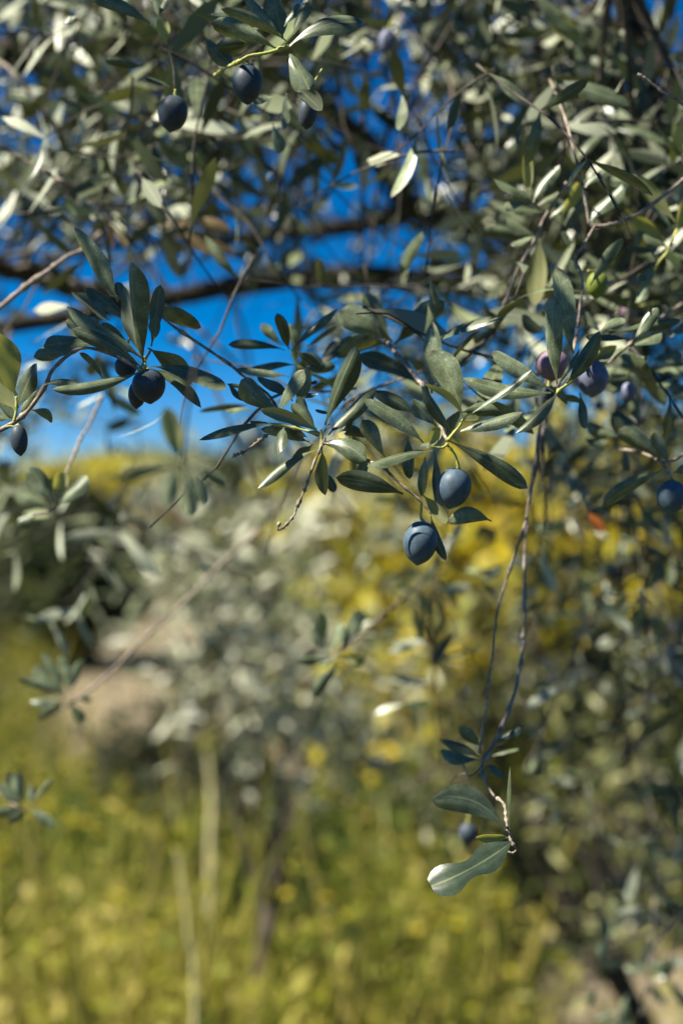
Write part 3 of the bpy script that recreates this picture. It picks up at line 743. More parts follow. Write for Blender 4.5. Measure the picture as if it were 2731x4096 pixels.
for a in [(1045, 275, 1008, 108, 142, 160, .66), (998, 105, 955, -20, 80, 40, .66), (1000, 95, 1040, -20, 70, 40, .66), (1065, 545, 903, 478, 95, 48, .67), (940, 145, 540, -30, 95, 8, .62, (0, 0), .04, .05), (900, 420, 660, 380, 70, -10, .70), (1230, 90, 1560, 170, 110, -10, .61), (1280, 230, 1460, 420, 90, 40, .64), (480, 100, 400, 150, 60, 40, .7)]:
    leaf(t8, '1', *a, m='leaf_young' if a[5] > 150 else 'leaf')
t9 = twig('1', [(-20, 380, .92), (70, 440), (200, 600), (330, 760), (400, 860, .95)], (2.2, 1.8), .9, label='dark bare twig crossing blue gaps slantwise')
twig('1', [(-60, 860), (0, 905), (150, 1000), (300, 1090), (440, 1165), (560, 1260, .9)], (1.2, 1.4), .78, label='slender straight twig above the dark limb')
t9b = twig('1', [(960, 1180, .9), (1010, 1300, .87), (1060, 1380, .85), (1100, 1440, .85), (1180, 1500, .87)], (1.5, 1.1), .85, label='twig of brown withered leaves')
for a in [(1075, 1395, 1452, 1452, 72, 20, .85, (0, 0), .04, .08), (1105, 1445, 1335, 1590, 70, -10, .86), (1000, 1420, 1240, 1380, 60, 30, .87), (1100, 1480, 1480, 1580, 66, -10, .88), (690, 1400, 810, 1560, 50, -20, .8), (660, 1330, 710, 1560, 36, -20, .78)]:
    leaf(t9b, '1', *a, m='leaf_dry', curl=.12)
twig('2', [(1080, 60, .97), (1150, 180), (1300, 350), (1410, 470), (1430, 600), (1480, 720), (1530, 900), (1540, 1010), (1490, 1260, 1.0)], (1.7, 2.1), .95, knob=.25, label='long pale twig descending through the middle of the crown')
for a in [(940, 235, 655, -30, 112, 40, .80), (955, 285, 725, 105, 122, 160, .80), (880, 280, 950, 380, 110, 45, .85), (240, 230, 130, 100, 110, 45, .85), (450, 320, 140, 240, 70, 30, .9), (560, 800, 480, 960, 90, 40, .85)]:
    leaf(t6b, '3', *a, m='leaf_young' if a[5] > 150 else 'leaf')

# --- lower right: the lone hanging twig with three crisp leaves
t10 = twig('S', [(2190, 1480, .72), (2160, 1700, .70), (2110, 2050, .69), (2050, 2240, .685), (1990, 2440, .68), (1965, 2650, .68), (1940, 2850, .68), (1922, 2960, .675), (1915, 3010, .67)], (1.1, .7), .68, knob=.5, label='slim hanging twig reaching the lower leaf cluster')
t11 = twig('S', [(2240, 1500, .74), (2150, 1800, .73), (2100, 2150, .72), (2095, 2480, .71), (2065, 2740, .69), (2000, 2920, .675), (1960, 3000, .67), (1925, 3070, .66), (1965, 3170, .64), (2013, 3215, .625), (2022, 3270, .612), (2030, 3320, .604), (2043, 3365, .60), (2063, 3396, .60), (2045, 3414, .60), (2022, 3402, .60), (2005, 3380, .60)], (1.3, .55), .66, knob=.6, label='long drooping twig with a curled end and three crisp leaves')
twig('L', [(1110, 1270, .602), (1095, 1200), (1060, 1160)], (.5, .4), .60, 'twig', .3, parent=t11)
leaf(t11, 'L', 1062, 1168, 395, 893, 245, 24, .60, (0, -8), .03, .17, m='leaf', curl=.10, wav=.02, rnd=.2)
leaf(t11, 'L', 1105, 1272, 388, 1668, 330, -16, .598, (0, -4), .02, -.04, m='leaf_deep', curl=.06, wav=.04, rnd=.15, prof=[.05, .28, .52, .70, .76, .70, .54, .45, .52, .72, .88, .92, .80, .45])
leaf(t11, 'L', 1090, 1160, 1096, 592, 44, 58, .60, bow=.03, sbow=.02)
leaf(t11, 'L', 1090, 1232, 785, 1232, 100, 165, .612, m='leaf_young')
for a in [(825, 515, 462, 350, 108, 35, .68, (0, 0), .04, .05), (828, 548, 474, 455, 92, 52, .675, (0, 0), .03, -.02), (822, 412, 640, 238, 125, -25, .69), (935, 405, 1212, 225, 95, 30, .68, (0, 0), .04, .05), (960, 430, 1075, 395, 70, 45, .68), (872, 588, 1046, 695, 150, 38, .665, (0, 0), .03, .1),
          (940, 500, 1180, 440, 40, 40, .72)]:
    leaf(t10, 'L', *a)
twig('L', [(830, 600, .66), (740, 682), (705, 655), (690, 600), (660, 560)], (.5, .4), .655, knob=.5, parent=t10)
twig('L', [(705, 655, .66), (640, 670), (590, 700), (565, 735)], (.35, .25), .66, knob=.1, parent=t10)

# --- left middle and the front blurred cluster
t12 = twig('A', [(640, -260, .78), (560, -80, .77), (510, 0, .76), (470, 100, .75), (420, 210, .74), (365, 350, .73), (345, 430, .73), (300, 470, .73), (215, 482, .74)], (1.3, .9), .74, knob=.3, label='twig with two rounded leaves spread like a V')
for a in [(335, 405, 188, 185, 135, 20, .725), (348, 392, 402, 212, 95, 160, .73), (375, 432, 548, 240, 125, 35, .725), (300, 425, 95, 325, 125, 40, .80), (230, 480, 110, 560, 90, 30, .82)]:
    leaf(t12, 'A', *a, m='leaf_young' if a[5] > 150 else 'leaf')
t13 = twig('A', [(1240, -520, .41), (1190, -250, .415), (1165, -60, .42), (1150, 190, .425)], (.6, .5), .42, 'shoot', knob=.2, label='soft blurred sprig of drooping leaves hanging before the hill')
for a in [(1110, 200, 1035, 455, 92, -15, .42), (1222, 205, 1305, 425, 100, -15, .42), (1235, 185, 1432, 305, 70, 0, .425), (1080, 188, 770, 262, 78, -10, .42, (0, 0), .04, .06), (1130, 140, 1040, -190, 140, 165, .43), (1180, 215, 1195, 505, 95, -15, .425)]:
    leaf(t13, 'A', *a, m='leaf_young' if a[5] > 150 else 'leaf')
t14 = twig('A', [(1900, 300, 1.15), (1600, 600, 1.08), (1330, 850, 1.0), (1170, 1020, .98), (900, 1265, .95), (750, 1420, .93), (600, 1555, .92), (490, 1640, .91), (400, 1700, .90)], (2.2, 1.2), .95, knob=.3, label='long tan twig slanting down to a star of dark leaves')
for a in [(310, 222, 172, 75, 62, 48, .9), (290, 208, 85, 138, 50, -20, .9), (312, 212, 205, 15, 55, -20, .9), (332, 202, 295, 25, 50, 45, .9), (340, 195, 402, 45, 52, -15, .9), (300, 236, 148, 242, 62, 55, .89), (310, 250, 188, 342, 55, -20, .9), (340, 250, 398, 358, 55, -20, .9), (380, 232, 445, 242, 50, -20, .9)]:
    leaf(t14, 'B', *a)
t15 = twig('B', [(-260, 420, 1.0), (-80, 620, .92), (60, 740, .88), (130, 768, .87)], (1.2, .8), .9, label='dark leaf star at the meadow edge')
for a in [(110, 740, 78, 588, 62, -20, .87), (100, 750, -10, 640, 62, -20, .87), (110, 762, -30, 792, 55, -20, .87), (130, 770, 40, 832, 50, -10, .87), (152, 762, 265, 852, 55, 20, .87), (148, 750, 255, 618, 28, 10, .87), (138, 742, 150, 650, 50, 45, .87), (95, 735, 40, 590, 50, -20, .88)]:
    leaf(t15, 'B', *a)
t16 = twig('C', [(1250, 260, 1.05), (1000, 480, .95), (800, 650, .88), (685, 752, .85)], (1.3, .8), .9, label='small star of pale leaves before the yellow shrubs')
for a in [(632, 712, 555, 565, 72, 45, .85), (665, 712, 738, 525, 82, 48, .85), (718, 732, 858, 455, 84, 25, .85), (650, 742, 445, 765, 72, -10, .85, (0, 0), .03, -.1), (702, 790, 555, 1005, 92, -10, .85), (718, 742, 885, 765, 130, 165, .86), (612, 705, 608, 470, 84, 165, .86), (690, 760, 590, 790, 60, 40, .85)]:
    leaf(t16, 'C', *a, m='leaf_young' if a[5] > 150 else 'leaf')
# --- lower right corner: thin dark hanging twigs
t17 = twig('S', [(2640, 2300, 1.5), (2600, 2700, 1.35), (2560, 3000, 1.25), (2610, 3300, 1.2), (2615, 3600, 1.15), (2590, 3900, 1.12), (2560, 4060, 1.1)], (2.0, 1.0), 1.2, knob=.3, label='thin dark twigs trailing over the bare soil')
twig('S', [(2900, 3650, 1.2), (2740, 3660, 1.18), (2640, 3760, 1.17), (2600, 3850, 1.16)], (1.4, 1.0), 1.2, parent=t17)
for q in range(22):
    x = rng.uniform(2380, 2720); y = rng.uniform(3330, 4080) if q > 6 else rng.uniform(3820, 4080)
    dx, dy = rng.uniform(-140, 140), rng.uniform(-20, 140)
    leaf(t17, 'S', x, y, x + dx, y + dy, 50, rng.choice([-25, -10, 35, 45]), rng.uniform(1.05, 1.3))
print('hand leaves', NLEAF[0])

# ------------------------------------------------------------------ olives
def olive(c, cx, cy, rx, ry, D, lean, m, label, stalk=None, group=None, point=0.10):
    ctr = cp(c, cx, cy, D)
    s = CROP[c][2] / FPX * D
    rx *= s; ry *= s
    nu, nv = 28, 20
    th = np.linspace(0, math.pi, nv + 1); ph = np.linspace(0, 2 * math.pi, nu, endpoint=False)
    T, Pp = np.meshgrid(th, ph, indexing='ij')
    z = np.cos(T); r = np.sin(T)
    r = r * (1 + 0.05 * z)
    zz = z * 1.0 - point * np.exp(-((T - math.pi) / 0.20) ** 2) - 0.05 * np.exp(-(T / 0.25) ** 2)
    wob = 1 + 0.012 * np.sin(Pp * 2 + cx) + 0.01 * np.sin(Pp * 3 + T * 2)
    V = np.stack([rx * r * np.cos(Pp) * wob, rx * r * np.sin(Pp) * wob, ry * zz], -1).reshape(-1, 3)
    la = R(lean)
    rot = np.array([[math.cos(la), 0, math.sin(la)], [0, 1, 0], [-math.sin(la), 0, math.cos(la)]])
    V = V @ rot.T
    i = np.arange(nv)[:, None] * nu; j = np.arange(nu)[None]
    F = np.stack([i + j, i + nu + j, i + nu + (j + 1) % nu, i + (j + 1) % nu], -1).reshape(-1, 4)
    mb = MB(); mb.add(V + ctr, F)
    topp = ctr + rot @ np.array([0, 0, ry * 0.94])
    o = link('olive', mb.mesh('olive', M[m], topp), None, topp)
    tag(o, label, 'olive', group or 'ripe olives on the tree')
    mb = MB()
    if stalk:
        pts = [cp(c, *(p if len(p) > 2 else (*p, D))) for p in stalk] + [topp, topp - rot @ np.array([0, 0, 0.0015])]
    else:
        pts = [topp + rot @ np.array([0.004, 0.003, 0.014]), topp + rot @ np.array([0.001, 0.0, 0.006]), topp, topp - rot @ np.array([0, 0, 0.0015])]
    tube(mb, pts, np.array([.0005] * (len(pts) - 2) + [.0009, .0012]), 7, 4, knob=.2)
    link('stalk', mb.mesh('stalk', M['stem'], topp), o, topp)
    return o
olive('6', 948, 1385, 128, 150, .60, 14, 'olive_blue', 'slate blue olive cut by a dark diagonal shadow, on a bent yellow stalk', [(905, 1075), (950, 1130), (972, 1190)])
olive('6', 702, 1788, 128, 160, .60, 8, 'olive_blue', 'lowest sharp olive, nearly black with a pale blue shoulder and pointed tip', [(712, 1495), (708, 1560), (706, 1600)], point=.09)
olive('4', 935, 1085, 106, 108, .603, -5, 'olive_black', 'round black olive under the star of leaves by the blue gap', [(905, 995), (915, 1000)])
olive('4', 790, 968, 70, 72, .612, 0, 'olive_black', 'small dark olive half hidden behind a narrow leaf')
olive('4', 862, 1140, 56, 86, .615, 4, 'olive_black', 'slim black olive tucked behind the round black one')
olive('4', 122, 1425, 54, 96, .60, -6, 'olive_black', 'long black olive hanging below the large olive-green leaves', [(40, 1345), (70, 1340), (95, 1345)])
olive('2', 140, 525, 92, 122, .605, 0, 'olive_black', 'black olive under the yellow knobbly shoot', [(150, 352), (120, 380)])
olive('2', 520, 705, 62, 100, .63, 6, 'olive_black', 'black olive below a pale grey leaf beside the blue sky')
olive('1', 1085, 710, 95, 112, .66, 8, 'olive_black', 'dark olive with a pale shine on the hanging shoot', [(1100, 560, .66), (1098, 600, .66)])
olive('2', 1015, 258, 54, 76, .85, 10, 'olive_dusk', 'lavender sunlit olive among dark leaves of the upper crown')
olive('8', 655, 365, 115, 108, .65, 0, 'olive_purple', 'pinkish purple olive behind the dotted leaf', [(700, 250, .65), (680, 262, .65)])
olive('8', 935, 460, 112, 125, .66, 0, 'olive_dusk', 'dusky purple olive beside the twisted leaf', [(860, 400, .645), (900, 350, .655)])
olive('8', 1180, 555, 54, 72, .72, 0, 'olive_dusk', 'small dusky olive under crowded narrow leaves')
olive('8', 630, 560, 42, 50, .66, 0, 'olive_black', 'small dark olive just below the pinkish one')
olive('8', 1482, 1284, 104, 118, .655, 10, 'olive_blue', 'slate blue olive with a yellow glow of shrub behind it', [(1490, 1170, .655), (1490, 1175, .655)])
olive('7', 968, 1025, 74, 92, .68, 5, 'olive_green', 'unripe green olive behind the whitish twig', [(905, 930, .672), (940, 930, .675)])
olive('L', 715, 1195, 82, 96, .86, 0, 'olive_black', 'blurred dark olive behind the crisp hanging leaves')
olive('S', 2725, 2640, 62, 78, 1.05, 0, 'olive_dusk', 'pale blue blurred olive before the dark shrubs')
olive('S', 2718, 2515, 34, 44, 1.15, 0, 'olive_dusk', 'small deep blue olive above the pale blue blurred one')
olive('3', 1030, 700, 50, 78, .95, 0, 'olive_purple', 'mauve olive in the shadowed right crown')
olive('3', 925, 740, 40, 62, .9, 0, 'olive_purple', 'lilac olive beside the hanging thin twig')
olive('7', 1180, 1220, 74, 60, .78, 60, 'olive_purple', 'pale mauve olive lying among the narrow leaves')

# ------------------------------------------------------------------ second olive tree (silver leaves) and shrubs behind
def crown_shrub(name, label, cat, base, blobs, mkey, nsh, Lm, wid, group=None, nleaf=12, trunk_r=.03, trunk_mat='trunk', lean=(0, 0), nup=0.6, seg=3, nbias=(-0.3, -0.45)):
    """trunk with limbs to every clump, shoots with leaves around the clumps"""
    base = np.asarray(base, float)
    root = link(name, None, None, base)
    tag(root, label, cat, group)
    items = []; tw = MB(); tr = MB()
    blobs = [(np.asarray(c, float), np.asarray(r, float), wt) for c, r, wt in blobs]
    cen = sum(c for c, r, w_ in blobs) / len(blobs)
    top = base + (cen - base) * np.array([0.75, 0.75, 0.62])
    tube(tr, [base + (0, 0, -0.08), base + (cen - base) * np.array([.1, .1, .2]), base + (cen - base) * np.array([.4, .4, .4]), top], np.array([1.5, 1.0, .85, .5]) * trunk_r, 9, 5, knob=.15)
    for c, r, wt in blobs:
        st = base + (top - base) * rng.uniform(.85, .98)
        tube(tr, [st, (st + c) / 2 + rng.normal(0, .04, 3), c], np.array([.32, .2, .1]) * trunk_r, 6, 5)
        for k in range(int(nsh * wt)):
            u = nrm(rng.normal(0, 1, 3)) * rng.uniform(0.15, 1.0) ** 0.6
            p = c + u * r
            d = nrm(u * 0.8 + rng.normal(0, .5, 3) + np.array([0, 0, .15]))
            shoot(p - d * .05, d, rng.uniform(.08, .2) * (Lm / .045) ** .5, nleaf, r0=.0011, Lm=Lm, out=items, tw=tw, nup=nup, nb=nbias)
    link('trunk', tr.mesh('trunk', M[trunk_mat], base), root, base)
    items = [(p, a, n, L, L * wid * rng.uniform(.8, 1.2), r) for p, a, n, L, W, r in items]
    link('crown', leaves_mesh(items, 'crown', M[mkey], base, seg, 2), root, base)
    o = link('shoots', tw.mesh('shoots', M['twig'], base), root, base)
    o['kind'] = 'stuff'
    return root
def B(px, py, D, rpx, rpy, wt=1.0):
    return (at(px, py, D), (rpx / FPX * D, (rpx + rpy) / 2 / FPX * D * 0.8, rpy / FPX * D), wt)
g_olive = at(955, 2048, 2.75); g_olive[2] = 0
crown_shrub('olive_tree', 'young silver leaved olive tree with a black shaded trunk', 'tree', g_olive,
            [B(760, 2230, 2.3, 190, 260, 1.0), B(1060, 2200, 2.5, 230, 260, 1.1), B(860, 2620, 2.3, 170, 200, .8), B(1000, 2750, 2.5, 300, 260, 1.4), B(1250, 2550, 2.8, 250, 300, 1.2), B(1250, 3000, 2.5, 230, 260, 1.1), B(1450, 2800, 2.8, 220, 260, .9), B(1300, 2050, 2.8, 260, 180, .8)],
            'leaf_silver', 22, .055, .28, trunk_r=.032, nleaf=9, nup=.35, nbias=(-.5, -.7))
g_b = at(3000, 2048, 2.7); g_b[2] = 0
crown_shrub('olive_tree', 'bushy green olive tree behind the long hanging twigs', 'tree', g_b,
            [B(1950, 1800, 2.5, 220, 160, .5), B(2350, 1800, 2.6, 300, 240, 1), B(1620, 2350, 2.3, 200, 200, .4), B(2080, 2350, 2.5, 160, 280, .4), B(2600, 2550, 2.5, 200, 160, .5), B(1700, 2700, 2.3, 260, 280, .8),
             B(2150, 2750, 2.4, 300, 300, 1.1), B(2600, 2750, 2.4, 240, 300, 1), B(1850, 3150, 2.3, 240, 240, .7), B(2300, 3250, 2.3, 280, 260, 1), B(2620, 3400, 2.3, 200, 300, .9), B(2450, 3750, 2.2, 220, 240, .6)],
            'leaf_dim', 17, .046, .26, trunk_r=.03, nleaf=9, nup=.4, nbias=(-.4, -.5), trunk_mat='limb')
crown_shrub('shrub', 'low near black bush added as the shadow hollow below the silver olive tree', 'shrub', (-0.42, 3.6, 0),
            [B(700, 2980, 3.6, 240, 170, 1.2), B(960, 3060, 3.45, 110, 150, .8), B(480, 3020, 3.7, 160, 120, .5)], 'leaf_shade_tone', 45, .05, .4, nleaf=10, trunk_r=.02)  # bush added to stand in for the shadow gap under the crown
yb = 'yellow leaved shrubs behind the grove edge'
crown_shrub('shrub', 'bright yellow autumn shrub behind the two dark olives', 'shrub', (0.55, 5.4, 0),
            [B(1500, 1950, 5.2, 260, 260), B(1850, 1900, 5.3, 300, 260), B(1900, 2250, 5.0, 260, 240), B(1550, 2350, 5.0, 300, 240), B(1350, 2200, 5.4, 220, 200), B(1450, 2900, 4.7, 240, 260, .9), B(1800, 2650, 4.9, 240, 260, .5)],
            'leaf_yellow', 30, .11, .6, yb, nleaf=8, trunk_r=.035)
crown_shrub('shrub', 'yellow green shrub glowing under the olive beside the orange leaf', 'shrub', (1.25, 5.8, 0),
            [B(2420, 2270, 5.2, 240, 190, 1.9), B(2250, 1900, 5.8, 260, 230), B(2650, 1850, 5.8, 240, 220, .8), B(2650, 2450, 5.4, 200, 200, .8), B(2100, 2300, 5.7, 160, 300, .7)],
            'leaf_yellow', 30, .115, .6, yb, nleaf=8, trunk_r=.035)
hp = [B(x_, y_, 7.4, 260, 230, 1.0) for x_ in range(1050, 3000, 330) for y_ in (1960, 2350, 2750)]  # leafy backdrop added behind the yellow shrubs so their gaps look dark
crown_shrub('dark_backdrop', 'near black leafy backdrop added to darken the gaps behind the yellow shrubs', 'dark_backdrop', (0.75, 7.6, 0), hp, 'leaf_shade_tone', 60, .11, .45, nleaf=9, trunk_r=.07)
crown_shrub('shrub', 'deep green shaded shrub among the yellow ones', 'shrub', (1.2, 5.6, 0),
            [B(2300, 2700, 5.4, 320, 330, 1.3), B(2600, 3000, 5.2, 280, 330, 1.1), B(2050, 3000, 5.3, 260, 330, 1), B(2350, 3200, 5.0, 320, 250, 1), B(1700, 3100, 5.2, 240, 200, .5)],
            'leaf_green', 30, .07, .42, nleaf=9, trunk_r=.04)
crown_shrub('shrub', 'evergreen bush in front of the reddish roof, tree shade in its dark colour', 'shrub', (-2.75, 14.5, 0),
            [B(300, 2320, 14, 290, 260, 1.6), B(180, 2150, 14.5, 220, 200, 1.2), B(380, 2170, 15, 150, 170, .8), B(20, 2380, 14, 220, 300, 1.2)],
            'leaf_shade_tone', 240, .16, .5, nleaf=10, trunk_r=.1)
crown_shrub('shrub', 'dim green bush at the grove edge before the dark evergreen', 'shrub', (-1.75, 6.2, 0),
            [B(30, 2150, 6.0, 150, 260, 1.2), B(-80, 2450, 6.0, 200, 260, 1.2), B(130, 2420, 6.1, 130, 160, .6)],
            'leaf_green', 24, .06, .35, nleaf=9, trunk_r=.04)
crown_shrub('tree', 'olive green tree on the rise beside the reddish roof', 'tree', (-5.2, 30, 0),
            [B(330, 1960, 29, 190, 120, 1.2), B(520, 1930, 30, 130, 90, .8), B(180, 1930, 30, 160, 110, 1), B(430, 2060, 29, 170, 80, 1)],
            'leaf_yellow', 60, .22, .45, nleaf=10, trunk_r=.16)

crown_shrub('tree', 'grey green olive tree on the skyline above the bank', 'tree', (-2.2, 21, 0),
            [B(700, 1960, 21, 150, 110, 1), B(860, 1930, 21, 140, 110, 1), B(1000, 1980, 21, 150, 100, 1), B(620, 2040, 21, 120, 80, .7)], 'leaf_far', 60, .13, .35, nleaf=10, trunk_r=.12)
crown_shrub('tree', 'broad pale olive tree on the skyline by the yellow shrubs', 'tree', (-0.6, 24, 0),
            [B(1130, 1950, 24, 150, 110, 1), B(1290, 1910, 24, 160, 130, 1), B(1420, 1960, 24, 130, 110, .8)], 'leaf_silver', 60, .14, .35, nleaf=10, trunk_r=.12)
# ------------------------------------------------------------------ small house with a terracotta roof, far off
def box(mb, x0, x1, y0, y1, z0, z1):
    v = [(x, y, z) for z in (z0, z1) for y in (y0, y1) for x in (x0, x1)]
    mb.add(v, [[0, 2, 3, 1], [4, 5, 7, 6], [0, 1, 5, 4], [1, 3, 7, 5], [3, 2, 6, 7], [2, 0, 4, 6]])
M['plaster'] = flat_mat('tan_plaster', [(0.3, (0.42, 0.34, 0.24)), (0.5, (0.5, 0.42, 0.31)), (0.7, (0.55, 0.47, 0.36))], 1.5)
M['tiles'] = flat_mat('terracotta_tiles', [(0.3, (0.28, 0.11, 0.06)), (0.5, (0.34, 0.14, 0.08)), (0.7, (0.40, 0.18, 0.11))], 3.0)
M['wood'] = flat_mat('dark_door_wood', [(0.3, (0.06, 0.04, 0.025)), (0.7, (0.10, 0.07, 0.045))], 4.0)
hb = at(500, 2048, 45); hb[2] = 0
house = link('house', None, None, hb)
tag(house, 'small distant house with a reddish terracotta roof', 'house')
mb = MB(); box(mb, -1.6, 1.6, 0, 3, -0.2, 1.15)
wl = link('wall', mb.mesh('wall', M['plaster'], (0, 0, 0), False), house, hb)
rf = None
mb = MB()
for sgn in (-1, 1):
    y0, y1 = (1.5, -0.3) if sgn < 0 else (1.5, 3.3)
    nz = 8
    for k in range(nz):
        a, b_ = k / nz, (k + 1) / nz
        ya, yb_ = y1 + (y0 - y1) * a, y1 + (y0 - y1) * b_
        za, zb = 1.1 + 1.0 * a, 1.1 + 1.0 * b_
        mb.add([(-1.8, ya, za + .05), (1.8, ya, za + .05), (1.8, yb_, zb + .02), (-1.8, yb_, zb + .02), (-1.8, ya, za - .03), (1.8, ya, za - .03), (1.8, yb_, zb - .05), (-1.8, yb_, zb - .05)],
               [[0, 1, 2, 3], [4, 7, 6, 5], [0, 4, 5, 1], [1, 5, 6, 2], [2, 6, 7, 3], [3, 7, 4, 0]])
rf = link('roof', mb.mesh('roof', M['tiles'], (0, 0, 0), False), house, hb)
mb = MB(); box(mb, -1.0, -0.7, 1.2, 1.5, 1.6, 2.45); link('chimney', mb.mesh('chimney', M['plaster'], (0, 0, 0), False), rf, hb)
mb = MB(); box(mb, 0.5, 1.0, -0.03, 0.02, 0, 0.95); link('door', mb.mesh('door', M['wood'], (0, 0, 0), False), house, hb)
for x in (-1.1, -0.3):
    mb = MB(); box(mb, x, x + .4, -0.03, 0.02, .45, .9); link('window', mb.mesh('window', M['wood'], (0, 0, 0), False), house, hb)

# ------------------------------------------------------------------ meadow
def grass_mat(name, stops, tw=0.35, trans=(0.5, 0.45, 0.04)):
    m, nt, b = mat(name)
    rn = N(nt, 'ShaderNodeAttribute', attribute_name='rnd')
    r = ramp(nt, rn.outputs['Fac'], stops)
    nt.links.new(r.outputs[0], b.inputs['Base Color'])
    b.inputs['Roughness'].default_value = 0.6
    b.inputs['Specular IOR Level'].default_value = 0.25
    tr = N(nt, 'ShaderNodeBsdfTranslucent')
    nt.links.new(r.outputs[0], tr.inputs[0])
    mx = N(nt, 'ShaderNodeMixShader'); mx.inputs[0].default_value = tw
    nt.links.new(b.outputs[0], mx.inputs[1]); nt.links.new(tr.outputs[0], mx.inputs[2])
    nt.links.new(mx.outputs[0], nt.nodes['Material Output'].inputs[0])
    return m
M['grass'] = grass_mat('meadow_grass', [(0.0, (0.010, 0.020, 0.003)), (0.3, (0.035, 0.065, 0.006)), (0.55, (0.085, 0.125, 0.009)), (0.78, (0.24, 0.24, 0.022)), (1.0, (0.38, 0.32, 0.08))])
M['flower'] = grass_mat('yellow_flowers', [(0.0, (0.50, 0.42, 0.02)), (0.6, (0.55, 0.45, 0.03)), (1.0, (0.52, 0.38, 0.03))])
_pk = [(rng.uniform(0, 6.28), rng.uniform(4, 10), rng.uniform(0, 6.28)) for _ in range(9)]
def shade_patch(x, y):  # its dark patches put shadow into the grass and weed colour
    r = 0
    for a_, k_, p_ in _pk: r = r + np.cos(k_ * (x * math.cos(a_) + y * 0.22 * math.sin(a_)) + p_)
    return r / 2.1
def patch(x, y):
    return np.sin(x * 2.1 + y * 1.3) * .5 + np.sin(x * 0.9 - y * 2.2 + 1) * .35 + np.sin(x * 4.7 + y * 3.1) * .25
nc_ = 2600
nt_ = 90
cy = 2.3 + 15 * rng.random(nc_) ** 1.6
cx = (rng.random(nc_) * 2 - 1) * (0.35 + 0.30 * cy)
soil = (cx > 0.10 * cy) & (cy < 5.6)                 # bare soil to one side, close by
bank = (cx < 0.02 * cy) & (cx > -0.21 * cy) & (cy > 7.0)
kc = ~(soil & (rng.random(nc_) < .93)) & ~(bank & (rng.random(nc_) < .97))
cx, cy = cx[kc], cy[kc]; soil = soil[kc]
cx = np.append(cx, rng.uniform(-.62, .05, nt_)); cy = np.append(cy, rng.uniform(2.15, 2.6, nt_)); soil = np.append(soil, np.zeros(nt_, bool)); nc_ = len(cx)
pf = shade_patch(cx, cy)
cr = np.clip(.42 + .46 * np.tanh(3 * pf) + .08 * patch(cx, cy) + rng.normal(0, .13, nc_), 0, 1)
ch = 0.42 * (cx < -.02) * (cx > -.75) * (cy < 3.6) * rng.random(nc_) + (0.30 + 0.34 * rng.random(nc_) + 0.22 * np.tanh(3 * pf) + 0.16 * (cx < 0.05 * cy) * (cy < 6)) * np.where(soil, .4, 1)
ch[-nt_:] = rng.uniform(.8, 1.12, nt_)
ci = np.repeat(np.arange(nc_), rng.integers(4, 11, nc_)); n = len(ci)
sg = (0.04 + .012 * cy)[ci]
x = cx[ci] + rng.normal(0, 1, n) * sg; y = np.maximum(cy[ci] + rng.normal(0, 1, n) * sg, 1.8)
ht = np.clip(ch[ci] * rng.uniform(.4, .95, n), .08, 1.15) * np.where(rng.random(n) < .05, 1.4, 1)
rv = np.clip(cr[ci] + rng.normal(0, .1, n), 0, 1)
Pg = np.stack([x, y, gz(x, y) * .6 - .02], -1)
ag = nrm(np.stack([rng.normal(0, .3, n), rng.normal(0, .3, n), np.ones(n)], -1))
ng = nrm(np.stack([rng.normal(0, 1, n), rng.normal(-.3, 1, n), rng.normal(0.2, .2, n)], -1))
prof = [1, .9, .75, .5, .05]
V, F, uv, K = leaf_batch(Pg, ag, ng, ht, rng.uniform(.008, .026, n), rng.uniform(-.12, .12, n), 0.1, 3, 1, prof=prof)
mb = MB(); mb.add(V, F, uv, np.repeat(rv, K))
tag(link('grass', mb.mesh('grass', M['grass'])), 'tall yellow green meadow grass under the trees', 'grass', kind='stuff')
# broad weed leaves low in the sward
nw = 5200
wy = 2.25 + 10 * rng.random(nw) ** 1.35; wx = (rng.random(nw) * 2 - 1) * (0.35 + 0.28 * wy)
kc = ~((wx > 0.10 * wy) & (wy < 5.6) & (rng.random(nw) < .93)) & ~((wx < 0.02 * wy) & (wx > -.21 * wy) & (wy > 7.0)); wx, wy = wx[kc], wy[kc]; nw = len(wx)
wf = shade_patch(wx, wy)
wr = np.clip(.37 + .44 * np.tanh(3 * wf) + rng.normal(0, .13, nw), 0, 1)
wdk = wr < .3
wh = rng.uniform(.2, .6, nw) + .42 * (wx < 0.03 * wy) * (wy < 3.2) * rng.random(nw)
wh = np.where(wdk, wh * .6, wh)
ci = np.repeat(np.arange(nw), 24); n = len(ci)
hh = rng.random(n)
x = wx[ci] + rng.normal(0, .07, n); y = wy[ci] + rng.normal(0, .07, n)
Pg = np.stack([x, y, gz(x, y) * .6 + .03 + hh * wh[ci]], -1)
ag = nrm(rng.normal(0, 1, (n, 3)) + np.array([0, 0, .4])); ng = nrm(rng.normal(0, .6, (n, 3)) + np.array([-.3, -.5, .7]))
wrv = np.clip(wr[ci] + rng.normal(0, .08, n), 0, 1)
V, F, uv, K = leaf_batch(Pg, ag, ng, rng.uniform(.025, .06, n) , rng.uniform(.012, .026, n), .05, .1, 3, 2)
mb = MB(); mb.add(V, F, uv, np.repeat(wrv, K))
tag(link('weeds', mb.mesh('weeds', M['grass'])), 'broad leaved weeds between the meadow grass', 'weeds', kind='stuff')
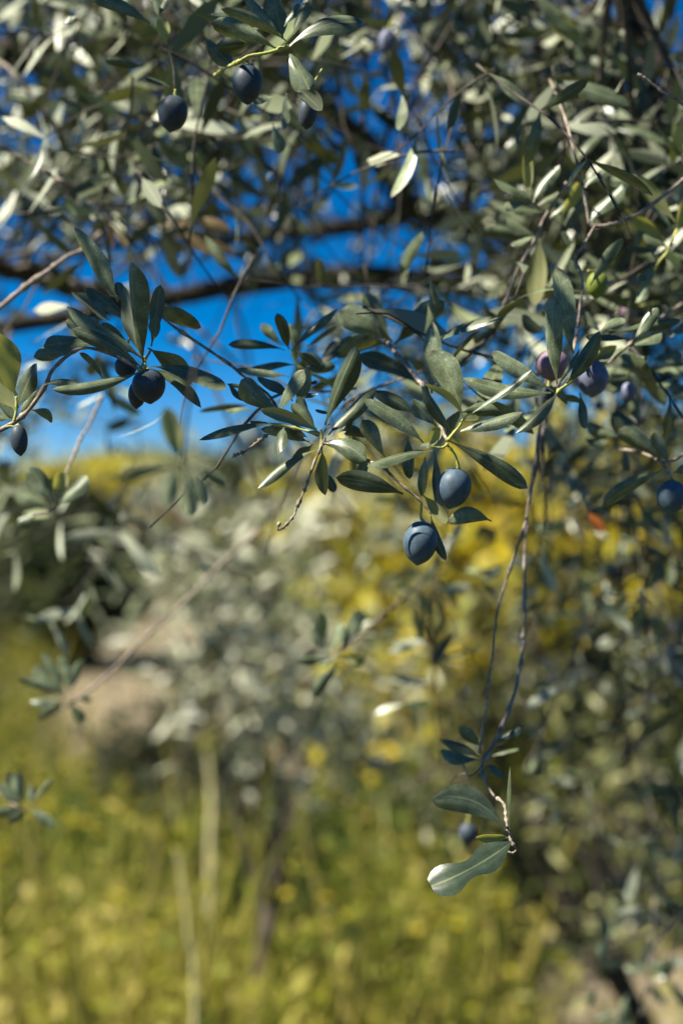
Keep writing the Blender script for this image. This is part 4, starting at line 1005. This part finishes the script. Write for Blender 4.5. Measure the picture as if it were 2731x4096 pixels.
# flower heads
n = 700
y = 3.0 + 11 * rng.random(n) ** 1.5; x = (rng.random(n) * 2 - 1) * (0.3 + 0.27 * y)
k2 = (patch(x * .8 - 1, y * .8) > .05) & ~((x > 0.14 * y) & (y < 5.6)); x, y = x[k2], y[k2]; n = len(x)
mb = MB(); fr = rng.random(n)
c = np.stack([x, y, gz(x, y) + rng.uniform(.3, .75, n)], -1)
for q in range(5):
    a_ = np.stack([np.full(n, math.cos(q * 1.256)), np.full(n, math.sin(q * 1.256)), np.full(n, .35)], -1) + rng.normal(0, .15, (n, 3))
    V, F, uv, K = leaf_batch(c, a_, np.tile([0, -.25, 1.0], (n, 1)), rng.uniform(.012, .024, n), .014, .05, .1, 2, 2)
    mb.add(V, F, uv, np.repeat(fr, K))
nst = np.stack([x, y, gz(x, y) * .6], -1)
V, F, uv, K = leaf_batch(nst, c - nst, np.tile([0, -1, 0.1], (n, 1)), np.linalg.norm(c - nst, axis=1), .006, .02, 0, 3, 1, prof=[1, 1, 1, 1])
mb2 = MB()
fo_ = link('flowers', mb.mesh('flowers', M['flower'])); tag(fo_, 'scattered yellow wild flowers in the meadow', 'flowers', kind='stuff')
mb2.add(V, F, uv, .35)
st_ = link('flower_stems', mb2.mesh('flower_stems', M['grass']), fo_); st_['kind'] = 'stuff'
# two tall dry stalks standing out of the meadow
M['straw'] = bark('dry_straw', (0.40, 0.36, 0.16), (0.52, 0.47, 0.22), (0.6, 0.54, 0.3), 60, .2, .001)
def stalk(px, pts, D, r, label):
    g = at(px, 2048, D); g[2] = 0
    P = [at(a, b_, D) for a, b_ in pts]; P.insert(0, g)
    mb = MB(); tube(mb, P, np.linspace(r * 1.3, r * .6, len(P)), 7, 6, knob=.1)
    o = link('grass_stalk', mb.mesh('grass_stalk', M['straw'], g), None, g)
    tag(o, label, 'stalk')
    mb = MB()
    for q in range(12):
        p = P[-1] + (P[-2] - P[-1]) * rng.uniform(0, .25)
        V, F, uv, K = leaf_batch(p, nrm(rng.normal(0, .6, 3) + np.array([0, 0, .8])), (0, -1, .2), .035, .010, .05, .1, 3, 2)
        mb.add(V, F, uv, .8)
    link('seed_head', mb.mesh('seed_head', M['grass'], P[-1]), o, P[-1])
stalk(850, [(845, 3500), (850, 3200), (830, 2960)], 3.3, .010, 'thick pale stalk beside the black shaded trunk')
stalk(790, [(780, 4060), (760, 3800), (735, 3560), (700, 3350)], 1.9, .003, 'thin pale grass stalk rising from the meadow edge')
